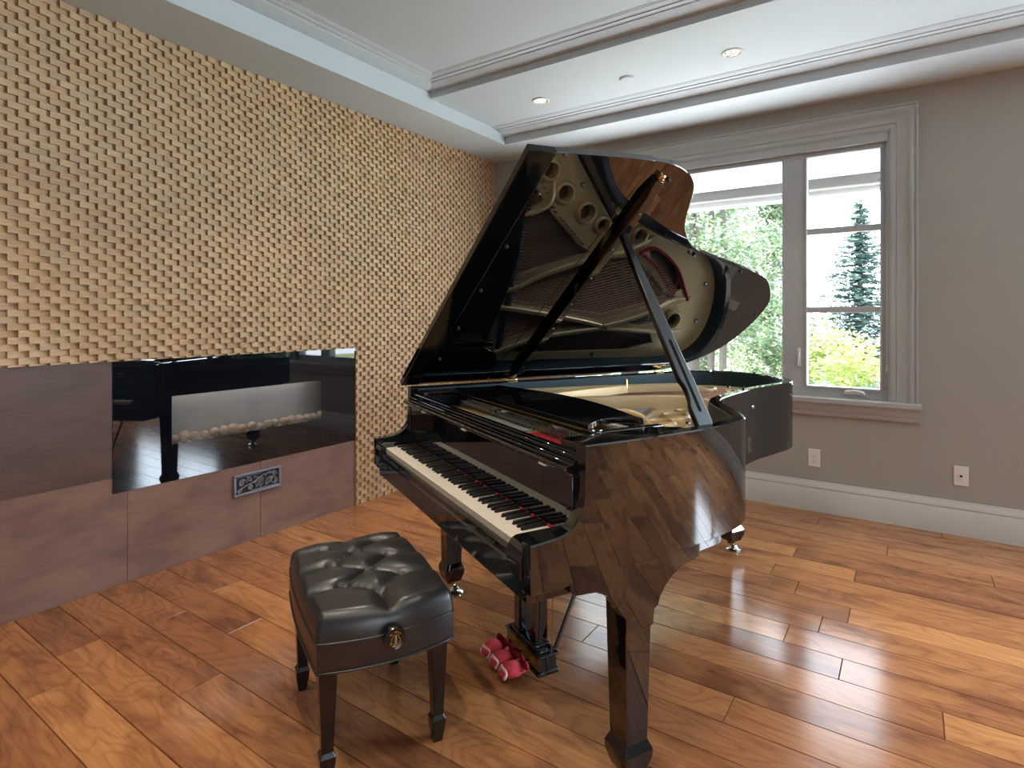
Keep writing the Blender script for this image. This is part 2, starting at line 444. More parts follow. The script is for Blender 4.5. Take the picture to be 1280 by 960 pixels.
# casing with stepped profile (left, right, head), mitred
def casing():
    W = .148
    pr = [(0, 0), (0, .012), (.012, .014), (.03, .014), (.036, .020), (.095, .022), (.102, .028), (.118, .030), (.126, .024), (.134, .024), (.137, .034), (W, .034), (W, 0)]
    x0, x1, zt, zb = WX0, WX1, 2.539, .775
    L = []
    path = [((x0, zb), (-1, 0)), ((x0, zt), (-1, 1)), ((x1, zt), (1, 1)), ((x1, zb), (1, 0))]
    for (x, z), (nx, nz) in path:
        L.append([(x + nx*w, YB - d, z + nz*w) for w, d in pr])
    return MB().loft(L)
wpart('casing', casing(), M['white_paint'], 0, 40)
sill = MB(); sill.box(WX0-.165, WX1+.165, YB-.055, YB+.04, .748, .785)
wpart('stool', sill, M['white_paint'], .006)
ap = [(0, .662), (.016, .662), (.020, .668), (.020, .690), (.030, .700), (.034, .735), (.034, .748), (0, .748)]
wpart('apron', MB().loft([[(WX0-.148, YB-d, z) for d, z in ap], [(WX1+.148, YB-d, z) for d, z in ap]]), M['white_paint'], 0, 40)
fr = MB(); YW0, YW1 = YB+.03, YB+.11
jt = .012
fr.box(WX0, WX0+jt, YB-.005, YW1, WZ0-.01, WZ1+.005); fr.box(WX1-jt, WX1, YB-.005, YW1, WZ0-.01, WZ1+.005); fr.box(WX0, WX1, YB-.005, YW1, WZ1-.01, WZ1+.005)
wpart('jamb_liner', fr, M['white_paint'], .001)
f2 = MB()
gx = [(-2.40, -1.975), (-1.815, -.742), (-.585, -.155)]    # glass spans: casement, picture, casement
zb, zt = .857, 2.437
f2.box(WX0+jt, WX1-jt, YW0, YW1, WZ0-.01, zb); f2.box(WX0+jt, WX1-jt, YW0, YW1, zt, WZ1-.01)
f2.box(WX0+jt, gx[0][0], YW0, YW1, zb, zt); f2.box(gx[0][1], gx[1][0], YW0, YW1, zb, zt); f2.box(gx[1][1], gx[2][0], YW0, YW1, zb, zt); f2.box(gx[2][1], WX1-jt, YW0, YW1, zb, zt)
wpart('window_frame', f2, M['vinyl'], .003)
sash = MB()
for a, b in gx:
    for (x0, x1, z0, z1) in ((a-.012, a, zb-.012, zt+.012), (b, b+.012, zb-.012, zt+.012), (a, b, zb-.012, zb), (a, b, zt, zt+.012)):
        sash.box(x0, x1, YW0-.012, YW0+.001, z0, z1)
wpart('sash_bead', sash, M['vinyl'], .002)
mu = MB()
for a, b in (gx[0], gx[2]):
    for z0, z1 in ((1.904, 1.946), (1.361, 1.401)): mu.box(a-.002, b+.002, YW0+.012, YW0+.05, z0, z1)
wpart('muntin', mu, M['vinyl'], .003)
gl_ = MB()
for a, b in gx: gl_.add([(a, YW0+.03, zb), (b, YW0+.03, zb), (b, YW0+.03, zt), (a, YW0+.03, zt)], [(0,1,2,3)])
wpart('glass', gl_, M['pane'], 0, 0)
ck = MB()
ck.loft([[(-.30-w, YW0-d, .826+h) for w, h in [(-.062, -.012), (.062, -.012), (.055, .012), (-.055, .012)]] for d, q in ((0, 0), (.018, 0))])
ck.tube([(-.35, YW0-.022, .832), (-.30, YW0-.030, .840), (-.255, YW0-.024, .834), (-.245, YW0-.022, .828)], [.006, .008, .007, .008], 8)
wpart('crank_handle', ck, M['plastic_white'], .003)
lk = MB(); lk.box(-.645, -.622, YW0-.012, YW0, .985, 1.115); lk.tube([(-.633, YW0-.014, 1.09), (-.633, YW0-.034, 1.06), (-.636, YW0-.030, 1.0)], [.006, .007, .005], 8)
wpart('sash_lock', lk, M['plastic_white'], .003)

# roller blind rolled up in the head of the opening
rb = tag(empty('roller_blind', ((WX0+WX1)/2, YB+.012, WZ1)), 'rolled-up blind cassette across the head of the window with a thin pull cord', 'blind')
RBL = Matrix.Translation(-rb.location)
cs = MB(); cs.loft([[(x, YB-.004+d, z) for d, z in [(0, 2.478), (0, 2.524), (.028, 2.524), (.028, 2.478), (.022, 2.472), (.004, 2.472)]] for x in (WX0+.014, WX1-.014)])
o = cs.build('cassette', M['white_paint'], None, 30, .002); o.parent = rb; o.matrix_parent_inverse = RBL
cd = MB(); cd.tube([(-.1165, YB+.008, 2.475), (-.116, YB+.007, 1.7), (-.117, YB+.007, 1.02)], .0022, 6)
o = cd.build('pull_cord', M['plastic_white'], None); o.parent = rb; o.matrix_parent_inverse = RBL
cd = MB(); cd.lathe([(.002, 1.02), (.005, 1.01), (.0055, .985), (.003, .975)], (-.117, YB+.007, 0), n=10)
o = cd.build('cord_tassel', M['plastic_white'], None); o.parent = rb; o.matrix_parent_inverse = RBL

# ------------------------------------------------------------------ wall plates, lights
wo = tag(empty('wall_outlet', (-.536, YB, .365)), 'white electrical outlet plate on the back wall below the window', 'outlet')
MB().box(-.037, .037, -.007, 0, -.060, .060).build('cover_plate', M['plastic_white'], wo, 30, .003)
MB().box(-.017, .017, -.0095, -.006, -.034, .034).build('receptacle', M['plastic_white'], wo, 30, .0015)
so = MB()
for z in (.016, -.018):
    so.box(-.008, -.006, -.0102, -.009, z-.004, z+.005); so.box(.006, .008, -.0102, -.009, z-.004, z+.005); so.lathe([(.0028, -.0102), (.0028, -.009)], (0, 0, z-.010), 'y', 10)
so.build('slot', M['dark_hole'], wo, 0)
wp = tag(empty('cable_socket', (.263, YB, .363)), 'white wall plate with one round jack, right of the window', 'wall plate')
MB().box(-.037, .037, -.007, 0, -.060, .060).build('cover_plate', M['plastic_white'], wp, 30, .003)
MB().lathe([(.007, -.012), (.007, -.006)], (0, 0, 0), 'y', 14).build('jack', M['dark_hole'], wp, 30)

def downlight(x, y, z):
    t = empty('recessed_light', (x, y, z))
    MB().lathe([(.060, 0), (.063, -.004), (.060, -.007), (.052, -.008), (.045, -.004), (.043, 0)], n=36, caps=False).build('trim_ring', M['plastic_white'], t)
    MB().lathe([(.044, -.0005), (.0, -.0005)], n=28, caps=False).build('reflector', M['chrome'], t)
    MB().lathe([(.037, -.001), (.034, -.006), (.0, -.0075)], n=24, caps=False).build('lamp', M['lamp'], t)
    sp = MB()
    for k in range(3):
        a = 2*PI*k/3 + .5
        sp.tube([(0, 0, -.0095), (.043*math.cos(a), .043*math.sin(a), -.006)], .004, 6)
    sp.build('lamp_bracket', M['chrome'], t)
    return t
for (x, y, z), lab in zip([(-.855, 3.54, ZC2), (-2.18, 3.545, ZC2), (-2.08, 2.03, ZC1)],
        ['lit round ceiling downlight above the window side of the piano, nearest the right wall', 'lit round ceiling downlight in the far ceiling strip near the textured wall', 'lit ceiling downlight in the raised tray, cut by the top of the photo']):
    tag(downlight(x, y, z), lab, 'ceiling light', 'recessed ceiling downlights')
sd = tag(empty('ceiling_speaker', (-1.515, 3.535, ZC2)), 'small flat white disc on the ceiling between two downlights', 'detector')
sd.name = 'smoke_detector'
MB().lathe([(.048, 0), (.048, -.006), (.043, -.011), (.0, -.012)], n=32, caps=False).build('cover', M['ceil_paint'], sd)
MB().lathe([(.052, 0), (.052, -.004), (.046, -.005)], n=32, caps=False).build('rim', M['ceil_paint'], sd)

# ------------------------------------------------------------------ fireplace
FY0, FY1, FZ0, FZ1 = 1.236, 2.748, .46, 1.1118
VY0, VY1, VZ0, VZ1 = 1.513, 2.468, .652, .910
fp = tag(empty('fireplace', (XL, (FY0+FY1)/2, FZ0)), 'wide black glass-fronted fireplace set in the brown tiles', 'fireplace')
FI = Matrix.Translation(-fp.location)
def fpart(name, mb, mat, bevel=0, smooth=30):
    o = mb.build(name, mat, None, smooth, bevel); o.parent = fp; o.matrix_parent_inverse = FI; return o
gp = MB(); X0, X1 = XL+.003, XL+.0085
gp.box(X0, X1, FY0, VY0, FZ0, FZ1); gp.box(X0, X1, VY1, FY1, FZ0, FZ1); gp.box(X0, X1, VY0, VY1, FZ0, VZ0); gp.box(X0, X1, VY0, VY1, VZ1, FZ1)
fpart('glass_panel', gp, M['fire_black'])
fpart('viewing_pane', MB().add([(X1-.0005, VY0, VZ0), (X1-.0005, VY1, VZ0), (X1-.0005, VY1, VZ1), (X1-.0005, VY0, VZ1)], [(0,1,2,3)]), M['fire_pane'], 0, 0)
fb = MB(); d = .13; EX = .34
xa, xb = XL-d, X0
fb.box(xa-.02, xa, VY0-.2, VY1+EX-.1, VZ0-.09, VZ1+.09); fb.box(xa, xb, VY0-.22, VY0-.2, VZ0-.09, VZ1+.09); fb.box(xa, xb, VY1+EX-.12, VY1+EX-.1, VZ0-.09, VZ1+.09)
fb.box(xa, xb, VY0-.2, VY1+EX-.1, VZ1+.07, VZ1+.09)
fpart('firebox', fb, M['firebox'], 0, 0)
fpart('ember_tray', MB().box(xa, xb, VY0-.2, VY1+EX-.1, VZ0-.09, VZ0-.005), M['firebox'], 0, 0)
fpart('outer_frame', MB().box(XL-.02, XL+.004, FY0, VY0-.22, FZ0, FZ1).box(XL-.02, XL+.004, VY1+EX-.1, FY1, FZ0, FZ1).box(XL-.02, XL+.004, VY0-.22, VY1+EX-.1, FZ0, VZ0-.09).box(XL-.02, XL+.004, VY0-.22, VY1+EX-.1, VZ1+.09, FZ1), M['dark_hole'], 0, 0)
rs = random.Random(5)
first = None; y = VY0 - .03
i = 0
while y < VY1 + .10:
    w = rs.uniform(.018, .028)
    if first is None:
        first = MB().ball((0, 0, .0), .024, .026, .022, 12, 8, .06, rs).build('pebble', M['stone'], None, 60); pb = first
    else:
        pb = first.copy(); COL.objects.link(pb)
    s = rs.uniform(.75, 1.2)
    pb.scale = (s, s*rs.uniform(.9, 1.2), s*rs.uniform(.8, 1.1)); pb.rotation_euler = (0, 0, rs.uniform(0, 6))
    pb.location = (XL - .035 - (.045 if i % 2 else 0) - rs.uniform(0, .015), y, VZ0 - .005 + .021*pb.scale[2])
    tag(pb, 'pale rounded stone on the fireplace bed behind the glass', 'stone', 'stones in the fireplace')
    y += w*1.25 ; i += 1
lp = bpy.data.lights.new('firebox_fill', 'AREA'); lp.shape = 'RECTANGLE'; lp.size = .9; lp.size_y = .05; lp.energy = .5; lp.color = (1, .95, .88)  # added fill lamp to brighten the firebox; no fitting known there
lo = bpy.data.objects.new('firebox_fill', lp); COL.objects.link(lo); lo.location = (XL-.09, (VY0+VY1)/2, VZ1+.065); lo.rotation_euler = (0, 0, PI/2)

# floor-level air vent under the fireplace
vt = tag(empty('air_vent', (XL+.006, 2.002, .346)), 'blue-grey cast metal vent with scrollwork grille below the fireplace', 'vent')
VW, VH = .153, .064
vf = MB()
for (a, b, c, d_) in ((-VW, VW, VH-.014, VH), (-VW, VW, -VH, -VH+.014), (-VW, -VW+.016, -VH+.014, VH-.014), (VW-.016, VW, -VH+.014, VH-.014)): vf.box(0, .017, a, b, c, d_)
vf.build('frame', M['iron'], vt, 30, .005)
MB().box(.0005, .002, -VW+.01, VW-.01, -VH+.008, VH-.008).build('backing', M['dark_hole'], vt, 0)
gr = MB(); rv = random.Random(8)
def scroll(cy, cz, r0, a0, turn, s):
    P = []
    for k in range(15):
        t = k/14; a = a0 + s*turn*t; r_ = r0*(1 - .75*t)
        P.append((.009, cy + r_*math.cos(a), cz + r_*math.sin(a)))
    gr.tube(P, .0030, 6)
def leaf(cy, cz, L, a):
    for sgn in (1, -1):
        P = []
        for k in range(9):
            t = k/8; u = (t-.5)*2*L; w = sgn*L*.45*math.sin(PI*t)
            P.append((.009, cy + u*math.cos(a) - w*math.sin(a), cz + u*math.sin(a) + w*math.cos(a)))
        gr.tube(P, .0028, 6)
    gr.tube([(.010, cy-L*.8*math.cos(a), cz-L*.8*math.sin(a)), (.010, cy+L*.8*math.cos(a), cz+L*.8*math.sin(a))], .0022, 6)
for c in [(-.100, .008, .030, 0, 5.5, 1), (-.052, -.026, .022, 2, 5, -1), (.082, .012, .036, 3, 4.5, -1), (.105, -.02, .024, 1, 5, 1), (-.02, .02, .026, 4, 4.5, 1)]: scroll(*c)
for c in [(-.100, .010, .020, .8), (-.112, -.032, .018, .7), (-.055, .026, .020, -.7), (-.050, -.022, .016, .3), (.000, -.004, .030, 1.25), (.022, -.008, .030, 1.35), (.070, -.010, .030, .75), (.112, .030, .018, -.6), (.118, -.022, .018, 1.2)]: leaf(*c)
gr.tube([(.009, -.138, -.035), (.009, -.08, -.012), (.009, -.03, .0), (.009, .04, .034), (.009, .1, .03), (.009, .134, -.03)], .003, 6)
gr.tube([(.009, -.138, .046), (.009, -.06, .044), (.009, .02, .046)], .003, 6); gr.tube([(.009, .138, -.046), (.009, .04, -.044), (.009, -.04, -.046)], .003, 6)
gr.build('grille', M['iron'], vt, 50)

# ------------------------------------------------------------------ grand piano
PX, PY = -1.426, 1.544
PANG = math.atan2(-.4600, .8879)
gpn = tag(empty('grand_piano', (PX, PY, 0), PANG), 'glossy black grand piano with its lid propped open on a long stick', 'piano')
L_ = M['lacquer']
ZT = .997
OUT = [(.739, .30), (.733, .45), (.720, .60), (.703, .71), (.684, .79), (.660, .852), (.618, .910), (.515, .985), (.395, 1.062), (.315, 1.130), (.262, 1.215), (.192, 1.380), (.135, 1.53), (.098, 1.66), (.066, 1.82), (.040, 1.93), (-.004, 2.017), (-.092, 2.105), (-.20, 2.165), (-.34, 2.20), (-.48, 2.20), (-.60, 2.16), (-.69, 2.07), (-.732, 1.95), (-.742, 1.80), (-.742, 1.6)]
curve = spline(OUT, 6)
def arm_top(b):
    T = [(0, .765), (.03, .767), (.084, .772), (.110, .780), (.128, .791), (.143, .806), (.154, .825), (.161, .848), (.164, .875), (.165, .915), (.1655, .955), (.166, ZT)]
    for (b0, z0), (b1, z1) in zip(T[:-1], T[1:]):
        if b <= b1: return z0 + (z1-z0)*(b-b0)/(b1-b0)
    return ZT
armb = [0, .03, .06, .084, .11, .128, .143, .154, .161, .164, .165, .1655, .166, .20]
st = [(.739, b, arm_top(b)) for b in armb] + [(a, b, ZT) for a, b in curve] + [(-.742, b, arm_top(b)) for b in armb[::-1]]
# drop duplicates
stt = [st[0]]
for p in st[1:]:
    if math.hypot(p[0]-stt[-1][0], p[1]-stt[-1][1]) > 1e-5 or abs(p[2]-stt[-1][2]) > 1e-5: stt.append(p)
st = stt
loops = []; inner2d = []
for i, (a, b, zt_) in enumerate(st):
    def direc(i):
        j, k = max(i-1, 0), min(i+1, len(st)-1)
        while math.hypot(st[k][0]-st[j][0], st[k][1]-st[j][1]) < .008 and (j > 0 or k < len(st)-1):
            j, k = max(j-1, 0), min(k+1, len(st)-1)
        return Vector((st[k][0]-st[j][0], st[k][1]-st[j][1])).normalized()
    if abs(abs(a)-.74) < .003 and b < .28: t = Vector((0, 1 if a > 0 else -1))
    else: t = direc(i)
    n = Vector((-t.y, t.x))      # inward (left of travel going from right side to tail)
    th = .044
    c = .0035
    zb_ = .640 if b < .19 else .655
    # smooth lower edge towards the tail
    def P(w, z): return (a + n.x*w, b + n.y*w, z)
    loops.append([P(0, zb_+c), P(0, zt_-c), P(c, zt_), P(th-c, zt_), P(th, zt_-c), P(th, zb_+c), P(th-c, zb_), P(c, zb_)])
    if b >= .155: inner2d.append((a + n.x*(th+.006), b + n.y*(th+.006)))
case = MB().loft(loops).build('case', L_, gpn, 28)

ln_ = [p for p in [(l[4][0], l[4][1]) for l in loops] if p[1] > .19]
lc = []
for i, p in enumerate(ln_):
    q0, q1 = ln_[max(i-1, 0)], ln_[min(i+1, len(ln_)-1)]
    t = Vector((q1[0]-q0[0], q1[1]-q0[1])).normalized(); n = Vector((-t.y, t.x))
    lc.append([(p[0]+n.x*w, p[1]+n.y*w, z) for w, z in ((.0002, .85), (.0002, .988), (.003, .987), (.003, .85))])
MB().loft(lc).build('rim_inner_band', M['teal_band'], gpn, 40)  # thin teal satin band along the inner face of the rim

# keybed, key slip, key blocks, bottom of the case
MB().box(-.70, .70, .012, .60, .600, .658).build('keybed', L_, gpn, 30, .004)
ks = [(0.004, .632), (-.003, .640), (-.003, .690), (.002, .696), (.002, .714), (.006, .719), (.018, .719), (.018, .632)]
MB().loft([[(x, b, z) for b, z in ks] for x in (-.698, .698)]).build('key_slip', L_, gpn, 25)
for s in (-1, 1):
    kb = [(.0, .66), (-.006, .668), (-.006, .715), (.0, .735), (.010, .748), (.024, .753), (.155, .753), (.155, .66)]
    x0, x1 = (.619, .697) if s > 0 else (-.697, -.619)
    MB().loft([[(x, b, z) for b, z in kb] for x in (x0, x1)]).build('key_block', L_, gpn, 30, .002)
MB().box(-.66, .66, .62, .70, .615, .66).box(-.66, .60, .70, .8, .64, .67).build('belly_rail', L_, gpn, 30, .004)

MB().box(-.6985, -.6935, .316, .354, .944, .970).build('lock_plate', M['chrome'], gpn, 0)
# keyboard: frame and 88 keys
kbd = MB().box(-.617, .617, .02, .30, .658, .700).build('keyboard', M['soundboard'], gpn, 0)
KW = 1.225/52
wk0 = None
def white_key():
    w = KW/2 - .0006
    m = MB(); m.loft([[(-w, b, z) for b, z in pr_] for pr_ in [[(.022, .702), (.022, .733), (.0205, .734), (.0205, .7365), (.024, .738), (.20, .738), (.20, .702)]]] +
                     [[(w, b, z) for b, z in [(.022, .702), (.022, .733), (.0205, .734), (.0205, .7365), (.024, .738), (.20, .738), (.20, .702)]]])
    return m
for i in range(52):
    if wk0 is None: wk0 = white_key().build('white_key', M['ivory'], kbd, 30, .0008, 1); k_ = wk0
    else: k_ = wk0.copy(); COL.objects.link(k_)
    k_.location = (-1.225/2 + (i+.5)*KW, 0, 0)
bk0 = None
bpos = [0]    # A#0 sits after the first white key (A); pattern of whites from A: A B C D E F G
names = 'ABCDEFG'
for i in range(51):
    nm = names[i % 7]
    if nm in 'ACDFG':
        if bk0 is None:
            mb = MB(); l0 = [(-.0068, .068, .737), (.0068, .068, .737), (.0068, .152, .737), (-.0068, .152, .737)]
            l1 = [(-.0056, .074, .748), (.0056, .074, .748), (.0056, .152, .750), (-.0056, .152, .750)]
            bk0 = mb.loft([l0, l1]).build('black_key', M['ebony'], kbd, 40, .0022, 2); k_ = bk0
        else: k_ = bk0.copy(); COL.objects.link(k_)
        sh = {'A': .0, 'C': -.0022, 'D': .0022, 'F': -.003, 'G': 0}[nm]
        k_.location = (-1.225/2 + (i+1)*KW + sh, 0, 0)

# fallboard with stepped lip
fbp = [(.1545, .744), (.1545, .914), (.150, .918), (.132, .920), (.126, .926), (.126, .932), (.132, .936), (.156, .938), (.158, .947), (.163, .950), (.184, .951), (.186, .960), (.190, .962), (.204, .962), (.204, .744)]
fall = MB().loft([[(x, b, z) for b, z in fbp] for x in (-.694, .694)]).build('fallboard', L_, gpn, 22, .0012, 1)
bb = None
for x in (-.42, .02, .58):
    if bb is None: bb = MB().box(-.020, .020, .1275, .139, .9155, .9205).build('bumper', M['ivory'], fall, 30, .001); q = bb
    else: q = bb.copy(); COL.objects.link(q)
    q.location = (x, 0, 0)
MB().box(-.619, .619, .1500, .1548, .7385, .7440).build('name_felt', M['red_felt'], gpn, 0)
# cheek brackets on top of the arms' inner curves
for s in (-1, 1):
    x0, x1 = (.668, .697) if s > 0 else (-.697, -.668)
    ck_ = MB().box(x0, x1, .150, .176, .745, .908).build('cheek_block', L_, gpn, 30, .003)
    MB().box(x0+.004, x1-.004, .153, .173, .908, .9095).build('striker_plate', M['chrome'], ck_, 0)
    MB().box(x0+.007, x1-.007, .156, .170, .9093, .9105).build('plate_slot', M['rubber'], ck_, 0)

# soundboard and plate
sbo = [(x, y) for x, y in inner2d if y > .22]
sb = plate_from_curves('soundboard', [(.68, .25)] + sbo + [(-.68, .25)], [], .845, .010, M['soundboard'], gpn, .001)
def circ(c, r, n=28): return [(c[0]+r*math.cos(2*PI*k/n), c[1]+r*math.sin(2*PI*k/n)) for k in range(n)]
def inset(P, d):
    c = Vector((sum(p[0] for p in P)/len(P), sum(p[1] for p in P)/len(P)))
    return P
HOL = [((.348, .765), .040), ((.247, .875), .043), ((.163, 1.030), .046), ((.106, 1.148), .036), ((.068, 1.415), .040), ((-.445, 1.845), .052)]
opn = [
    [(.34, .63), (.24, .735), (.15, .82), (.09, .90), (.0, 1.02), (-.055, 1.14), (-.10, 1.0), (-.155, .80), (-.225, .63)],
    [(-.30, .63), (-.215, .83), (-.12, 1.08), (-.07, 1.30), (-.06, 1.42), (-.10, 1.50), (-.20, 1.655), (-.28, 1.74), (-.33, 1.62), (-.41, 1.32), (-.375, .98), (-.325, .64)],
    [(-.385, .64), (-.575, .64), (-.505, .86), (-.465, 1.05), (-.455, 1.15), (-.43, 1.0)],
    [(-.62, .70), (-.645, .82), (-.645, 1.55), (-.60, 1.75), (-.53, 1.70), (-.50, 1.40), (-.515, 1.2), (-.54, .95)],
    [(-.45, 1.40), (-.405, 1.60), (-.375, 1.72), (-.46, 1.74), (-.485, 1.6)],
    [(.005, 1.50), (-.03, 1.64), (-.11, 1.765), (-.24, 1.86), (-.275, 1.80), (-.16, 1.67), (-.06, 1.54)],
]
outer = [(.672, .235)] + [(x, y) for x, y in inner2d if y > .24] + [(-.672, .235)]
def dense(P, per=1): return P
plate = plate_from_curves('iron_plate', outer, [circ(c, r) for c, r in HOL] + opn, .886, .020, M['gold'], gpn, .004)
for c, r in HOL:
    MB().lathe([(r+.022, .905), (r+.019, .914), (r+.009, .926), (r, .926), (r-.006, .912), (r-.006, .880)], (c[0], c[1], 0), n=28, caps=False).build('sound_hole_rim', M['gold'], plate, 60)
def strut(P, w=.017, z0=.900, z1=.944):
    P = spline([(p[0], p[1], (p[2] if len(p) > 2 else z1)) for p in P], 5)
    lo = []
    for i, p in enumerate(P):
        a, b = P[max(i-1, 0)], P[min(i+1, len(P)-1)]
        t = Vector((b[0]-a[0], b[1]-a[1])).normalized(); n = Vector((-t.y, t.x))
        zt2 = p[2]
        lo.append([(p[0]+n.x*w*k, p[1]+n.y*w*k, z) for k, z in ((-1, z0), (1, z0), (.75, zt2-.005), (.45, zt2), (-.45, zt2), (-.75, zt2-.005))])
    MB().loft(lo).build('strut', M['gold'], plate, 40)
strut([(-.265, .42, .925), (-.262, .63, 0.963), (-.16, .83, 0.974), (-.075, 1.07, 0.974), (-.02, 1.30, 0.961), (.06, 1.52, .912)])
strut([(-.35, .42, .925), (-.355, .63, 0.963), (-.38, .86, 0.974), (-.43, 1.15, 0.974), (-.46, 1.28, 0.971)])
strut([(-.62, .42, .925), (-.61, .60, 0.963), (-.525, .85, 0.974), (-.495, 1.05, 0.974), (-.47, 1.28, 0.971)])
strut([(-.465, 1.26, 0.971), (-.42, 1.45, 0.971), (-.36, 1.63, 0.966), (-.31, 1.78, .93), (-.30, 1.95, .91)], .018)
strut([(-.47, 1.27, 0.971), (-.495, 1.5, .95), (-.52, 1.74, .93), (-.52, 1.95, .91)], .015)
strut([(.12, .45, .925), (.125, .62, 0.961), (.17, .745, 0.971), (.225, .79, 0.956), (.30, .80, .912)], .014)
strut([(.44, .45, .925), (.44, .62, 0.961), (.45, .72, .93), (.47, .80, .912)], .014)
# capo / agraffe bar across the front and raised flange lip by the bent side
MB().box(-.65, .62, .575, .615, .90, .936).build('capo_bar', M['gold'], plate, 30, .006)
lip = [(x - .0, y) for x, y in inner2d if y > .6][::2]
MB().tube([(-.455, 1.28, .955), (-.455, 1.28, 1.000)], [.011, .006], 10).build('nose_bolt', M['brass'], plate)
nb = MB()
for c in [(.52, .72), (.43, .83), (.30, .97), (.20, 1.2), (.12, 1.55), (-.02, 1.86), (-.2, 2.03), (-.45, 2.05), (-.64, 1.9), (-.66, 1.3)]:
    nb.lathe([(.014, .906), (.014, .914), (.010, .920), (.0, .921)], (c[0], c[1], 0), n=8)
nb.build('plate_bolt', M['chrome'], plate, 30)

# strings
tr = MB(); bs = MB()
def ln(m, p, q, r): m.tube([p, q], r, 4, False)
N = 44
for i in range(N):
    t = i/(N-1); x0 = -.22 + .84*t
    hx = [(-.06, 1.15), (.02, 1.00), (.10, .87), (.20, .76), (.34, .69), (.60, .655)]
    u = t*5; k = min(int(u), 4); f_ = u-k
    hx_ = (hx[k][0]+(hx[k+1][0]-hx[k][0])*f_, hx[k][1]+(hx[k+1][1]-hx[k][1])*f_)
    ln(tr, (x0, .50, .918), hx_ + (.914,), .0012)
for i in range(30):
    t = i/29; ln(tr, (-.335+.12*t, .45, .918), (-.585+.50*t, 1.70-.30*t + .12*math.sin(PI*t), .912), .0012)
for i in range(22):
    t = i/21; ln(bs, (-.64+.29*t, .45, .930), (-.32+.29*t, 1.86-.36*t**1.3, .926), .0024)
so_ = tr.build('plain_strings', M['steel_string'], gpn, 0); so_['kind'] = 'stuff'
so_ = bs.build('wound_strings', M['copper_string'], gpn, 0); so_['kind'] = 'stuff'
rf = MB()
rf.tube(spline([(-.03, 1.45, .914), (.0, 1.54, .914), (-.04, 1.65, .914), (-.12, 1.77, .914), (-.23, 1.86, .914), (-.31, 1.92, .914)], 6), .009, 8)
rf.tube(spline([(-.03, 1.45, .914), (-.09, 1.57, .914), (-.17, 1.67, .914), (-.24, 1.74, .914), (-.30, 1.80, .914)], 6), .010, 8)
rf.tube([(-.15, 1.79, .914), (-.24, 1.79, .914), (-.30, 1.80, .914)], .007, 8)
rf.build('string_braid', M['red_felt'], gpn, 50)
# bridges
br = MB()
br.tube(spline([(.50, .665, .875), (.20, .80, .875), (-.02, 1.05, .875), (-.12, 1.30, .875), (-.28, 1.58, .875), (-.46, 1.68, .875)], 6), .016, 8)
br.tube(spline([(-.06, 1.40, .885), (-.18, 1.60, .885), (-.34, 1.75, .885)], 6), .016, 8)
br.build('bridge', M['soundboard'], gpn, 50)
pins = MB()
for (x0, y0_, x1, y1_, n) in [(.125, .875, .0, 1.045, 9), (.33, .69, .15, .84, 9), (-.10, 1.47, -.30, 1.77, 20)]:
    for i in range(n):
        t = i/(n-1); x, y = x0+(x1-x0)*t, y0_+(y1_-y0_)*t
        pins.tube([(x, y, .905), (x, y, .930)], .0055, 8)
pins.build('hitch_pin', M['pin_steel'], gpn, 40)['kind'] = 'stuff'
tp = MB()
for i in range(76):
    for r_ in range(3):
        x = -.62 + i*.0163 + r_*.004
        if -.30 < x < -.24 or .10 < x < .14: continue
        y = .375 + r_*.022 + (.02 if x < -.3 else 0)
        tp.tube([(x, y, .905), (x, y-.002, .930)], .0028, 6)
tp.build('tuning_pins', M['pin_steel'], gpn, 40)['kind'] = 'stuff'
MB().box(.16, .64, .322, .364, .904, .913).build('plate_felt', M['red_felt'], gpn, 0)
MB().box(-.24, .12, .325, .362, .904, .914).build('string_felt', M['grey_felt'], gpn, 0)

# dampers
dm = None
for i in range(60):
    x = -.60 + i*.0165
    if dm is None:
        dm = MB().box(-.0045, .0045, -.02, .02, .938, .962).build('damper', M['lacquer_soft'], gpn, 30, .0015, 1); q = dm
    else: q = dm.copy(); COL.objects.link(q)
    q.location = (x, .655, 0)

# music desk folded flat on its frame
MB().box(-.56, .56, .330, .352, .966, .9845).box(-.56, -.53, .352, .60, .962, .984).box(.53, .56, .352, .60, .962, .984).build('desk_frame', M['lacquer'], gpn, 30, .003)
top_ = spline([(.525, .326), (.510, .350), (.478, .400), (.468, .450), (.478, .500), (.520, .535), (.522, .548), (.46, .560), (.36, .585), (.24, .612), (.10, .630), (0, .634)], 5)
desk = [(-x, y) for x, y in top_[::-1]][1:] + []
poly = top_ + desk
md = MB().prism(poly, lambda u, v, t: (u, v, t), .985, 1.003).build('music_desk', L_, gpn, 25, .003)
MB().tube([(-.47, .328, .984), (.50, .328, .984)], .0032, 8).build('desk_hinge', M['brass'], md)
# side shelves
for s in (-1, 1):
    P = [(.565, .20), (.694, .20), (.694, .60), (.670, .64), (.60, .63), (.565, .56)]
    MB().prism([(s*x, y) for x, y in P], lambda u, v, t: (u, v, t), .962, .982).build('side_shelf', L_, gpn, 30, .002)

